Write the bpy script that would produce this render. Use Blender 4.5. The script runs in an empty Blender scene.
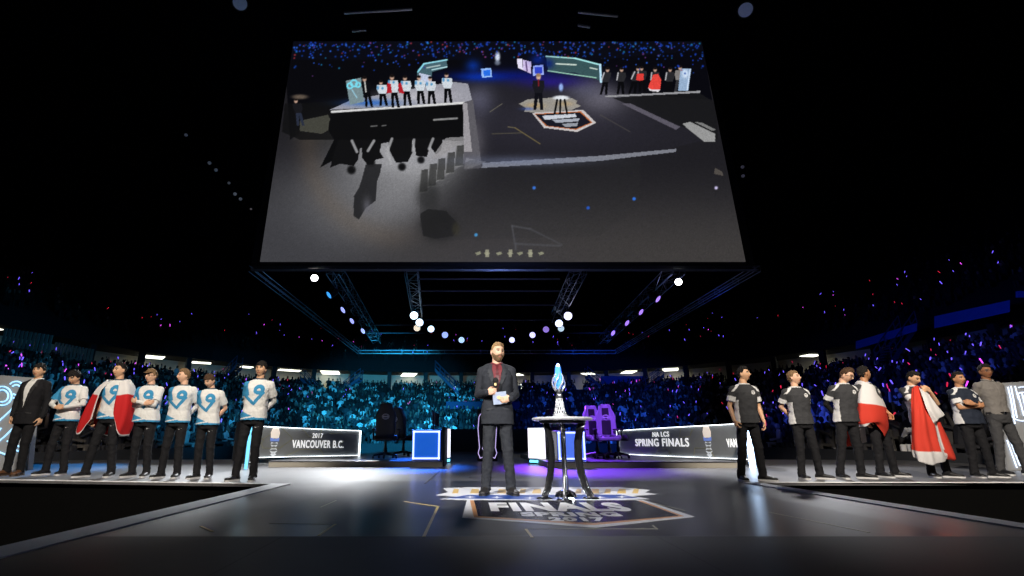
import bpy, bmesh, math, random
import numpy as np
from mathutils import Vector, Matrix, noise
from mathutils.bvhtree import BVHTree
from mathutils.geometry import delaunay_2d_cdt

random.seed(7)
RNG = np.random.default_rng(11)
PI = math.pi
scene = bpy.context.scene
COL = scene.collection

# ------------------------------------------------------------------ camera
F, CX, CY, HC, PITCH = 500.0, 470.0, 288.0, 0.62, math.radians(16.7)
cp, sp = math.cos(PITCH), math.sin(PITCH)
camd = bpy.data.cameras.new('camera')
cam = bpy.data.objects.new('camera', camd)
COL.objects.link(cam)
cam.location = (0, 0, HC)
cam.rotation_euler = (PI / 2 + PITCH, 0, 0)
camd.sensor_width = 36
camd.lens = 36 * F / 1024
camd.shift_x = (512 - CX) / 1024
camd.clip_end = 400
scene.camera = cam


def ray(px, py):
    xc = (px - CX) / F
    yc = (CY - py) / F
    return Vector((xc, cp - yc * sp, sp + yc * cp))


def ground(px, py, z=0.0):
    d = ray(px, py)
    t = (z - HC) / d.z
    return Vector((d.x * t, d.y * t, z))


def at(px, py, Y):
    d = ray(px, py)
    t = Y / d.y
    return Vector((d.x * t, Y, HC + d.z * t))


def project(P):
    P = np.asarray(P, float)
    x, y, z = P[..., 0], P[..., 1], P[..., 2] - HC
    zc = y * cp + z * sp
    yc = -y * sp + z * cp
    return CX + F * x / zc, CY - F * yc / zc, zc


# ------------------------------------------------------------------ tagging
def tag(o, label=None, cat=None, group=None, kind=None):
    if label: o['label'] = label
    if cat: o['category'] = cat
    if group: o['group'] = group
    if kind: o['kind'] = kind
    return o


def thing(name, label, cat, loc=(0, 0, 0), group=None, rz=0.0):
    o = bpy.data.objects.new(name, None)
    COL.objects.link(o)
    o.empty_display_size = 0.2
    o.location = loc
    o.rotation_euler = (0, 0, rz)
    return tag(o, label, cat, group)


# ------------------------------------------------------------------ materials
def srgb(r, g, b):
    def f(c):
        c = c / 255.0
        return c / 12.92 if c <= 0.04045 else ((c + 0.055) / 1.055) ** 2.4
    return (f(r), f(g), f(b))


MATS = {}


def mat(name, color=(0.5, 0.5, 0.5), rough=0.6, metal=0.0, emit=None, strength=0.0, attr=False,
        vary=0.12, nscale=30.0, bump=0.0, coat=0.0, spec=0.5, sss=0.0, trans=0.0):
    if name in MATS: return MATS[name]
    m = bpy.data.materials.new(name)
    m.use_nodes = True
    nt = m.node_tree
    b = nt.nodes['Principled BSDF']
    L = nt.links.new
    b.inputs['Roughness'].default_value = rough
    b.inputs['Metallic'].default_value = metal
    b.inputs['Specular IOR Level'].default_value = spec
    b.inputs['Coat Weight'].default_value = coat
    b.inputs['Transmission Weight'].default_value = trans
    if sss:
        b.inputs['Subsurface Weight'].default_value = sss
        b.inputs['Subsurface Radius'].default_value = (0.012, 0.005, 0.003)
    tc = nt.nodes.new('ShaderNodeTexCoord')
    ns = nt.nodes.new('ShaderNodeTexNoise')
    ns.inputs['Scale'].default_value = nscale
    ns.inputs['Detail'].default_value = 3
    L(tc.outputs['Object'], ns.inputs['Vector'])
    mr = nt.nodes.new('ShaderNodeMapRange')
    mr.inputs['To Min'].default_value = 1 - vary
    mr.inputs['To Max'].default_value = 1 + vary
    L(ns.outputs['Fac'], mr.inputs['Value'])
    mx = nt.nodes.new('ShaderNodeVectorMath')
    mx.operation = 'SCALE'
    L(mr.outputs['Result'], mx.inputs['Scale'])
    if attr:
        at_ = nt.nodes.new('ShaderNodeAttribute')
        at_.attribute_name = 'Col'
        L(at_.outputs['Color'], mx.inputs[0])
    else:
        mx.inputs[0].default_value = color
    L(mx.outputs[0], b.inputs['Base Color'])
    if emit is not None:
        b.inputs['Emission Color'].default_value = (*emit, 1)
        b.inputs['Emission Strength'].default_value = strength
    if bump:
        bp = nt.nodes.new('ShaderNodeBump')
        bp.inputs['Strength'].default_value = bump
        bp.inputs['Distance'].default_value = 0.01
        L(ns.outputs['Fac'], bp.inputs['Height'])
        L(bp.outputs[0], b.inputs['Normal'])
    MATS[name] = m
    return m


# ------------------------------------------------------------------ mesh building
class MB:
    def __init__(s):
        s.v = []
        s.f = []
        s.mi = []
        s.cur = 0

    def add(s, vs, fs):
        n = len(s.v)
        s.v.extend([tuple(v) for v in vs])
        for f in fs:
            s.f.append(tuple(i + n for i in f))
            s.mi.append(s.cur)
        return s

    def box(s, lo, hi, M=None, bevel=0.0):
        x0, y0, z0 = lo
        x1, y1, z1 = hi
        if bevel > 0:
            bm = bmesh.new()
            bmesh.ops.create_cube(bm, size=1)
            for v in bm.verts:
                v.co = Vector(((x0 + x1) / 2 + v.co.x * (x1 - x0), (y0 + y1) / 2 + v.co.y * (y1 - y0), (z0 + z1) / 2 + v.co.z * (z1 - z0)))
            bmesh.ops.bevel(bm, geom=bm.edges[:], offset=bevel, segments=2, affect='EDGES', profile=0.5)
            bm.verts.index_update()
            vs = [v.co.copy() for v in bm.verts]
            fs = [[v.index for v in f.verts] for f in bm.faces]
            bm.free()
        else:
            vs = [Vector(c) for c in ((x0, y0, z0), (x1, y0, z0), (x1, y1, z0), (x0, y1, z0), (x0, y0, z1), (x1, y0, z1), (x1, y1, z1), (x0, y1, z1))]
            fs = [(0, 3, 2, 1), (4, 5, 6, 7), (0, 1, 5, 4), (1, 2, 6, 5), (2, 3, 7, 6), (3, 0, 4, 7)]
        if M is not None: vs = [M @ v for v in vs]
        return s.add(vs, fs)

    def tube(s, pts, r, n=10, caps=True, flat=None, up=None):
        """sweep an ellipse along pts; r number or list; flat = (a,b) multipliers across the frame"""
        pts = [Vector(p) for p in pts]
        m = len(pts)
        rs = [r] * m if not hasattr(r, '__len__') else r
        vs = []
        prev = None
        for i, p in enumerate(pts):
            t = (pts[min(i + 1, m - 1)] - pts[max(i - 1, 0)])
            if t.length < 1e-9: t = Vector((0, 0, 1))
            t.normalize()
            if up is not None:
                a = Vector(up) - t * Vector(up).dot(t)
            elif prev is None:
                a = t.orthogonal()
            else:
                a = prev - t * prev.dot(t)
            if a.length < 1e-6: a = t.orthogonal()
            a.normalize()
            prev = a
            b = t.cross(a)
            fa, fb = flat or (1, 1)
            for k in range(n):
                th = 2 * PI * k / n
                vs.append(p + a * math.cos(th) * rs[i] * fa + b * math.sin(th) * rs[i] * fb)
        fs = []
        for i in range(m - 1):
            for k in range(n):
                k2 = (k + 1) % n
                fs.append((i * n + k, i * n + k2, (i + 1) * n + k2, (i + 1) * n + k))
        if caps:
            fs.append(tuple(range(n - 1, -1, -1)))
            fs.append(tuple((m - 1) * n + k for k in range(n)))
        return s.add(vs, fs)

    def sphere(s, c, r, nu=14, nv=9, M=None):
        c = Vector(c)
        rr = Vector(r) if hasattr(r, '__len__') else Vector((r, r, r))
        vs = [Vector((0, 0, -1))]
        for j in range(1, nv):
            ph = -PI / 2 + PI * j / nv
            for i in range(nu):
                th = 2 * PI * i / nu
                vs.append(Vector((math.cos(ph) * math.cos(th), math.cos(ph) * math.sin(th), math.sin(ph))))
        vs.append(Vector((0, 0, 1)))
        vs = [Vector((v.x * rr.x, v.y * rr.y, v.z * rr.z)) for v in vs]
        if M is not None: vs = [M @ v for v in vs]
        vs = [v + c for v in vs]
        fs = []
        for i in range(nu):
            fs.append((0, 1 + (i + 1) % nu, 1 + i))
            top = len(vs) - 1
            b = 1 + (nv - 2) * nu
            fs.append((top, b + i, b + (i + 1) % nu))
        for j in range(nv - 2):
            for i in range(nu):
                a = 1 + j * nu
                i2 = (i + 1) % nu
                fs.append((a + i, a + i2, a + nu + i2, a + nu + i))
        return s.add(vs, fs)

    def seg(s, p0, p1, r0, r1, n=14):
        p0, p1 = Vector(p0), Vector(p1)
        s.tube([p0, p1], [r0, r1], n)
        s.sphere(p0, r0, n, 8)
        s.sphere(p1, r1, n, 8)
        return s

    def lathe(s, prof, n=32, c=(0, 0, 0), M=None, caps=True):
        c = Vector(c)
        vs = []
        for r, z in prof:
            for k in range(n):
                th = 2 * PI * k / n
                v = Vector((r * math.cos(th), r * math.sin(th), z))
                if M is not None: v = M @ v
                vs.append(v + c)
        fs = []
        m = len(prof)
        for i in range(m - 1):
            for k in range(n):
                k2 = (k + 1) % n
                fs.append((i * n + k, i * n + k2, (i + 1) * n + k2, (i + 1) * n + k))
        if caps:
            fs.append(tuple(range(n - 1, -1, -1)))
            fs.append(tuple((m - 1) * n + k for k in range(n)))
        return s.add(vs, fs)

    def prism(s, poly, z0, z1, M=None):
        """poly (x,y) list extruded z0..z1"""
        n = len(poly)
        vs = [Vector((x, y, z0)) for x, y in poly] + [Vector((x, y, z1)) for x, y in poly]
        if M is not None: vs = [M @ v for v in vs]
        fs = [tuple(range(n - 1, -1, -1)), tuple(range(n, 2 * n))]
        for i in range(n):
            j = (i + 1) % n
            fs.append((i, j, n + j, n + i))
        return s.add(vs, fs)

    def loft(s, rings, n=28, ex=2.0):
        """rings (cx, cy, z, rx, ry): closed horizontal superellipses"""
        vs = []
        for cx, cy, z, rx, ry in rings:
            for k in range(n):
                th = 2 * PI * k / n
                c_, s_ = math.cos(th), math.sin(th)
                vs.append(Vector((cx + rx * math.copysign(abs(c_) ** (2 / ex), c_), cy + ry * math.copysign(abs(s_) ** (2 / ex), s_), z)))
        fs = []
        m = len(rings)
        for i in range(m - 1):
            for k in range(n):
                k2 = (k + 1) % n
                fs.append((i * n + k, i * n + k2, (i + 1) * n + k2, (i + 1) * n + k))
        fs.append(tuple(range(n - 1, -1, -1)))
        fs.append(tuple((m - 1) * n + k for k in range(n)))
        return s.add(vs, fs)

    def mesh(s, name='m'):
        me = bpy.data.meshes.new(name)
        me.from_pydata(s.v, [], s.f)
        me.validate()
        return me

    def build(s, name, mats, parent=None, loc=None, smooth=False, recalc=True):
        me = s.mesh(name)
        if not isinstance(mats, (list, tuple)): mats = [mats]
        for m in mats: me.materials.append(m)
        if len(mats) > 1 and len(me.polygons) == len(s.mi):
            me.polygons.foreach_set('material_index', s.mi)
        if recalc:
            bm = bmesh.new()
            bm.from_mesh(me)
            bmesh.ops.recalc_face_normals(bm, faces=bm.faces[:])
            bm.to_mesh(me)
            bm.free()
        return link(name, me, parent, loc, smooth)


def link(name, me, parent=None, loc=None, smooth=False, angle=None):
    if smooth:
        me.polygons.foreach_set('use_smooth', [True] * len(me.polygons))
        if smooth == 'angle':
            me.set_sharp_from_angle(angle=math.radians(40))
    o = bpy.data.objects.new(name, me)
    COL.objects.link(o)
    if parent is not None: o.parent = parent
    if loc is not None: o.location = loc
    return o


def recenter(o, loc):
    """put a top-level mesh's origin at loc, geometry stays in the world"""
    loc = Vector(loc)
    o.data.transform(Matrix.Translation(-loc))
    o.location = loc
    return o


def eval_mods(me, mods):
    o = bpy.data.objects.new('tmp', me)
    COL.objects.link(o)
    for typ, props in mods:
        md = o.modifiers.new('m', typ)
        for k, v in props.items(): setattr(md, k, v)
    dg = bpy.context.evaluated_depsgraph_get()
    dg.update()
    out = bpy.data.meshes.new_from_object(o.evaluated_get(dg))
    bpy.data.objects.remove(o)
    bpy.data.meshes.remove(me)
    return out


def cloud_tex(size):
    k = 'clouds_%g' % size
    t = bpy.data.textures.get(k)
    if not t:
        t = bpy.data.textures.new(k, 'CLOUDS')
        t.noise_scale = size
        t.noise_depth = 2
    return t


def remesh(mb, voxel=0.008, smooth=3, disp=0.0, dsize=0.1):
    mods = [('REMESH', dict(mode='VOXEL', voxel_size=voxel, use_smooth_shade=True))]
    if smooth: mods.append(('SMOOTH', dict(factor=0.5, iterations=smooth)))
    if disp: mods.append(('DISPLACE', dict(texture=cloud_tex(dsize), strength=disp, mid_level=0.5, texture_coords='LOCAL')))
    return eval_mods(mb.mesh(), mods)


def verts_np(me):
    a = np.empty(len(me.vertices) * 3)
    me.vertices.foreach_get('co', a)
    return a.reshape(-1, 3)


def norms_np(me):
    a = np.empty(len(me.vertices) * 3)
    me.vertices.foreach_get('normal', a)
    return a.reshape(-1, 3)


def set_col(me, rgb):
    at_ = me.color_attributes.new('Col', 'FLOAT_COLOR', 'POINT')
    c = np.ones((len(me.vertices), 4))
    c[:, :3] = rgb
    at_.data.foreach_set('color', c.ravel())


def text_mesh(txt, bold=0.0, extrude=0.0, space=1.0, res=3):
    cu = bpy.data.curves.new('t', 'FONT')
    cu.body = txt
    cu.size = 1
    cu.offset = bold
    cu.extrude = extrude
    cu.space_character = space
    cu.resolution_u = res
    o = bpy.data.objects.new('t', cu)
    COL.objects.link(o)
    dg = bpy.context.evaluated_depsgraph_get()
    dg.update()
    me = bpy.data.meshes.new_from_object(o.evaluated_get(dg))
    bpy.data.objects.remove(o)
    bpy.data.curves.remove(cu)
    return me


def fit_text(txt, w, h, bold=0.02, extrude=0.01, fn=None, space=1.0, sub=0):
    """text mesh fitted to a w x h box from (0,0); fn maps (x,y,z)->world"""
    me = text_mesh(txt, bold, extrude, space)
    if sub:
        bm = bmesh.new()
        bm.from_mesh(me)
        bmesh.ops.triangulate(bm, faces=bm.faces[:])
        bmesh.ops.subdivide_edges(bm, edges=[e for e in bm.edges if e.calc_length() > 0.15], cuts=sub)
        bm.to_mesh(me)
        bm.free()
    v = verts_np(me)
    lo, hi = v.min(0), v.max(0)
    v = (v - lo)
    v[:, 0] *= w / (hi[0] - lo[0])
    v[:, 1] *= h / (hi[1] - lo[1])
    if fn: v = np.array([tuple(fn(*p)) for p in v])
    me.vertices.foreach_set('co', v.ravel())
    me.update()
    return me


def light(kind, name, loc, target, power, color, size=0.3, angle=40, blend=0.6, size_y=None):
    d = bpy.data.lights.new(name, kind)
    d.energy = power
    d.color = color
    if kind == 'SPOT':
        d.spot_size = math.radians(angle)
        d.spot_blend = blend
        d.shadow_soft_size = size
    elif kind == 'AREA':
        d.size = size
        if size_y:
            d.shape = 'RECTANGLE'
            d.size_y = size_y
    else:
        d.shadow_soft_size = size
    o = bpy.data.objects.new(name, d)
    COL.objects.link(o)
    o.location = loc
    o.rotation_euler = (Vector(target) - Vector(loc)).to_track_quat('-Z', 'Y').to_euler()
    return o


def inside(poly, X, Y):
    poly = [tuple(p) for p in poly]
    r = np.zeros(X.shape, bool)
    n = len(poly)
    j = n - 1
    for i in range(n):
        xi, yi = poly[i]
        xj, yj = poly[j]
        if yi != yj:
            c = ((yi > Y) != (yj > Y)) & (X < (xj - xi) * (Y - yi) / (yj - yi) + xi)
            r ^= c
        j = i
    return r


def dseg(X, Y, a, b):
    ax, ay = a
    bx, by = b
    dx, dy = bx - ax, by - ay
    t = np.clip(((X - ax) * dx + (Y - ay) * dy) / (dx * dx + dy * dy), 0, 1)
    return np.hypot(X - ax - t * dx, Y - ay - t * dy)


# ------------------------------------------------------------------ common materials
M_BLACK = mat('black_paint', (0.006, 0.006, 0.007), 0.6)
M_CASE = mat('black_metal', (0.015, 0.015, 0.017), 0.4, 0.6)
M_CHROME = mat('polished_chrome', (0.85, 0.85, 0.87), 0.12, 1.0, vary=0.03)
M_ALU = mat('truss_aluminium', (0.5, 0.52, 0.56), 0.35, 0.9)
M_CLOTH = mat('painted_cloth', rough=0.85, attr=True, vary=0.06, nscale=120, spec=0.2)
M_SKIN = mat('skin', rough=0.5, attr=True, vary=0.04, nscale=60, spec=0.35)
M_FLAG = mat('flag_cloth', rough=0.8, attr=True, vary=0.05, nscale=200, spec=0.2)
# ================================================================== people
def head_base(d):
    """surface of a head for unit directions d (N,3); local frame, face towards -y"""
    x, y, z = d[:, 0], d[:, 1], d[:, 2]
    X = x * 0.076
    Y = y * 0.096
    Z = z * 0.115
    t = np.clip(-z, 0, 1)
    front = np.clip(-y, 0, 1)
    # jaw narrows, back of head pulls in towards the neck
    X = X * (1 - 0.30 * t ** 1.6)
    Y = np.where(y > 0, Y * (1 - 0.45 * t ** 1.3), Y * (1 - 0.10 * t))
    Y = np.where((y > 0) & (z > -0.2), Y * 1.04, Y)
    # chin
    Y -= 0.012 * np.exp(-((X / 0.028) ** 2 + ((Z + 0.098) / 0.018) ** 2)) * front
    return np.stack([X, Y, Z], 1)


def head_surface(d):
    P = head_base(d)
    X, Y, Z = P[:, 0], P[:, 1], P[:, 2]
    fr = (d[:, 1] < -0.1)
    g = lambda cx, cz, sx, sz: np.exp(-(((X - cx) / sx) ** 2 + ((Z - cz) / sz) ** 2)) * fr
    Y = Y - 0.020 * g(0, -0.022, 0.011, 0.013) - 0.014 * g(0, 0.0, 0.008, 0.022)        # nose
    Y = Y - 0.006 * g(0, 0.033, 0.045, 0.010)                                          # brow
    for sx in (-1, 1):
        Y = Y + 0.013 * g(sx * 0.030, 0.010, 0.015, 0.012)                             # eye sockets
        Y = Y - 0.004 * g(sx * 0.040, -0.022, 0.018, 0.018)                            # cheeks
    Y = Y - 0.006 * g(0, -0.050, 0.022, 0.005) - 0.007 * g(0, -0.063, 0.019, 0.005)    # lips
    Y = Y + 0.003 * g(0, -0.0565, 0.022, 0.002)
    return np.stack([X, Y, Z], 1)


def sphere_dirs(nu, nv):
    ds = [(0, 0, -1)]
    for j in range(1, nv):
        ph = -PI / 2 + PI * j / nv
        for i in range(nu):
            th = 2 * PI * i / nu
            ds.append((math.cos(ph) * math.cos(th), math.cos(ph) * math.sin(th), math.sin(ph)))
    ds.append((0, 0, 1))
    fs = []
    for i in range(nu):
        fs.append((0, 1 + (i + 1) % nu, 1 + i))
        top = len(ds) - 1
        b = 1 + (nv - 2) * nu
        fs.append((top, b + i, b + (i + 1) % nu))
    for j in range(nv - 2):
        for i in range(nu):
            a = 1 + j * nu
            i2 = (i + 1) % nu
            fs.append((a + i, a + i2, a + nu + i2, a + nu + i))
    return np.array(ds), fs


HD, HF = sphere_dirs(72, 56)
HD2, HF2 = sphere_dirs(56, 40)
HC0 = Vector((0, -0.015, 1.632))          # head centre, unscaled figure of 1.75 m


def hair_mesh(style, thick, seed, cut=None):
    d = HD2
    P = head_base(d)
    az = np.arctan2(d[:, 0], -d[:, 1])     # 0 = face, +-pi = back
    n = np.array([noise.noise(Vector((a * 6.5, z * 2, seed))) for a, z in zip(az, d[:, 2])])
    n2 = np.array([noise.noise(Vector((p[0] * 90, p[1] * 90, p[2] * 25 + seed))) for p in P])
    aa = np.abs(az)
    Z = P[:, 2]
    if style == 'beard':
        line = -0.022 - 0.012 * np.exp(-((aa - 0.75) / 0.35) ** 2) + 0.028 * np.clip((aa - 0.9) / 0.5, 0, 1)
        m = np.clip((line - Z) / 0.010, 0, 1) * np.clip((1.75 - aa) / 0.2, 0, 1)
        mouth = np.exp(-((P[:, 0] / 0.023) ** 4 + ((Z + 0.057) / 0.009) ** 4)) * (aa < 0.8)
        nosez = np.exp(-((P[:, 0] / 0.017) ** 4 + ((Z + 0.020) / 0.013) ** 4))
        m = m * (1 - mouth) * (1 - nosez)
        th = -0.01 + m * (0.010 + thick * (0.6 + 0.6 * np.clip((-Z - 0.05) / 0.06, 0, 1))) + 0.002 * n2 * m
    else:
        front = {'short': 0.070, 'fringe': 0.044, 'part': 0.060, 'quiff': 0.074, 'cap': 0.055}[style]
        side = {'short': 0.012, 'fringe': -0.012, 'part': 0.004, 'quiff': 0.018, 'cap': -0.006}[style]
        line = np.where(aa < 1.0, front + 0.020 * n, side + (front - side) * np.clip((1.45 - aa) / 0.45, 0, 1))
        line = np.where(aa > 1.55, side - (side + 0.075) * np.clip((aa - 1.75) / 0.5, 0, 1), line)
        m = np.clip((Z - line) / 0.010 + 0.5, 0, 1)
        top = np.clip(Z / 0.1, 0, 1)
        vol = 0.45 + 0.75 * top
        if style == 'quiff': vol = 0.25 + 1.5 * top * (0.5 + 0.5 * np.clip(-d[:, 1] + 0.4, 0, 1))
        if style == 'part': vol = vol * (1 + 0.45 * np.clip(d[:, 0], -1, 1))
        th = -0.012 + m * (0.012 + thick * vol) + 0.006 * n2 * m + 0.004 * n * m
    r = np.linalg.norm(P, axis=1, keepdims=True)
    Q = P + P / r * th[:, None]
    if style == 'beard':
        # ride on the sculpted face
        S = head_surface(d)
        Q = Q + (S - P)
    return Q, HF2


def hand(mb, W, d, n, t, curl=0.4, spread=0.12):
    """W wrist, d finger direction, n palm normal (fingers curl to it), t thumb side"""
    d = Vector(d).normalized()
    n = Vector(n)
    n = (n - d * n.dot(d)).normalized()
    t = Vector(t)
    t = (t - d * t.dot(d) - n * t.dot(n))
    t = t.normalized() if t.length > 1e-4 else d.cross(n)
    mb.tube([W - d * 0.02, W + d * 0.015, W + d * 0.05, W + d * 0.088], [0.026, 0.030, 0.039, 0.038], 12, flat=(1, 0.42), up=t)
    for k, (o, L) in enumerate(((0.028, 0.070), (0.010, 0.079), (-0.009, 0.074), (-0.027, 0.057))):
        p = W + d * (0.084 - 0.004 * k) + t * o
        a = 0.0
        q = p
        dd = d + t * (o * spread * 12)
        dd.normalize()
        for j, (fr, r0, r1) in enumerate(((0.45, 0.0098, 0.0090), (0.31, 0.0090, 0.0082), (0.24, 0.0082, 0.0070))):
            a += curl * (0.7 + 0.5 * j) * (1 + 0.12 * k)
            v = dd * math.cos(a) + n * math.sin(a)
            q2 = q + v * L * fr
            mb.seg(q, q2, r0, r1, 8)
            q = q2
    b = W + d * 0.022 + t * 0.024
    v1 = (d * 0.62 + t * 0.65 + n * 0.35).normalized()
    b1 = b + v1 * 0.038
    v2 = (d * 0.85 + t * 0.15 + n * (0.35 + curl * 0.5)).normalized()
    b2 = b1 + v2 * 0.032
    b3 = b2 + (v2 + n * 0.3 * curl).normalized() * 0.024
    mb.seg(b, b1, 0.015, 0.0115, 8)
    mb.seg(b1, b2, 0.0112, 0.010, 8)
    mb.seg(b2, b3, 0.010, 0.008, 8)


def ik(S, W, pole, a=0.285, b=0.255):
    S, W, pole = Vector(S), Vector(W), Vector(pole)
    v = W - S
    L = min(v.length, (a + b) * 0.995)
    u = v.normalized()
    W = S + u * L
    x = (a * a - b * b + L * L) / (2 * L)
    h = math.sqrt(max(a * a - x * x, 0))
    p = pole - u * pole.dot(u)
    p.normalize()
    return S + u * x + p * h, W


ARM = {   # sx = -1 image left, +1 image right
    'down': lambda s: dict(W=(s * .255, -.03, .885), pole=(s * .3, 1, 0), d=(-s * .05, -.12, -1), n=(-s, .1, 0), t=(0, -1, 0), curl=.35),
    'side': lambda s: dict(W=(s * .245, -.09, .90), pole=(s * .6, 1, 0), d=(-s * .25, -.25, -1), n=(-s, .2, 0), t=(0, -1, 0), curl=.5),
    'pocket': lambda s: dict(W=(s * .20, -.05, .90), pole=(s * 1, .7, 0), d=(-s * .2, -.3, -1), n=(-s, 0, 0), t=(0, -1, 0), curl=.3),
    'behind': lambda s: dict(W=(s * .05, .165, .97), pole=(s * 1, .35, -.1), d=(-s * .9, .0, -.35), n=(0, -1, 0), t=(0, 0, 1), curl=.5),
    'clasp': lambda s: dict(W=(s * .075, -.21, 1.09), pole=(s * 1, .25, -.6), d=(-s * .9, -.12, -.05), n=(0, 1, -.2), t=(0, 0, 1), curl=.75),
    'cross': lambda s: dict(W=(-s * .055, -.195 - .03 * (s > 0), 1.155 + .035 * (s > 0)), pole=(s * .8, .1, -1), d=(-s * .9, .12, .25), n=(0, 1, 0), t=(0, 0, 1), curl=.35),
    'chest': lambda s: dict(W=(s * .050, -.25, 1.37), pole=(s * .45, .0, -1), d=(-s * .55, -.05, .6), n=(0, 1, 0), t=(0, 0, 1), curl=.9),
    'mic': lambda s: dict(W=(-.125, -.19, 1.135), pole=(-.35, .55, -1), d=(.75, -.35, .12), n=(.35, 1, 0), t=(0, 0, 1), curl=.95),
    'card': lambda s: dict(W=(.150, -.19, 1.065), pole=(.35, .6, -1), d=(-.8, -.15, -.12), n=(-.1, 1, 0), t=(0, 0, 1), curl=.35),
    'flaghold': lambda s: dict(W=(s * .13, -.16, .98), pole=(s * .5, .6, -.5), d=(0, -.3, -1), n=(-s, 0, 0), t=(0, -1, 0), curl=.8),
}


def torso_rings(g, kind='body', zlo=.84, flare=0.0, stout=1.0):
    base = [(.84, .150, .105, .0), (.90, .158, .112, .0), (.98, .152, .112, .0), (1.06, .143, .105, -.002), (1.15, .148, .108, -.006),
            (1.25, .160, .115, -.010), (1.34, .168, .115, -.008), (1.41, .160, .098, .0), (1.455, .118, .075, .008), (1.485, .072, .060, .012)]
    out = []
    for z, rx, ry, cy in base:
        if z < zlo - 0.001: continue
        gg = g if z < 1.40 else g * 0.55
        f = flare * max(0, (1.15 - z)) / 0.3
        st = 1 + (stout - 1) * (1 if z < 1.3 else .4)
        out.append((0, cy, z, (rx + gg) * st + f, (ry + gg) * st + f * .6))
    if out[0][2] > zlo + 0.005:
        r = out[0]
        out.insert(0, (0, 0, zlo, r[3] + flare * .3, r[4]))
    return out


SKINC = {'fair': srgb(222, 176, 146), 'light': srgb(214, 168, 132), 'tan': srgb(186, 134, 98), 'brown': srgb(150, 102, 72)}
HAIRC = {'black': (0.012, 0.010, 0.009), 'dark': (0.022, 0.014, 0.010), 'brown': (0.07, 0.038, 0.02), 'blond': (0.34, 0.21, 0.10), 'sand': (0.20, 0.12, 0.06)}


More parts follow.
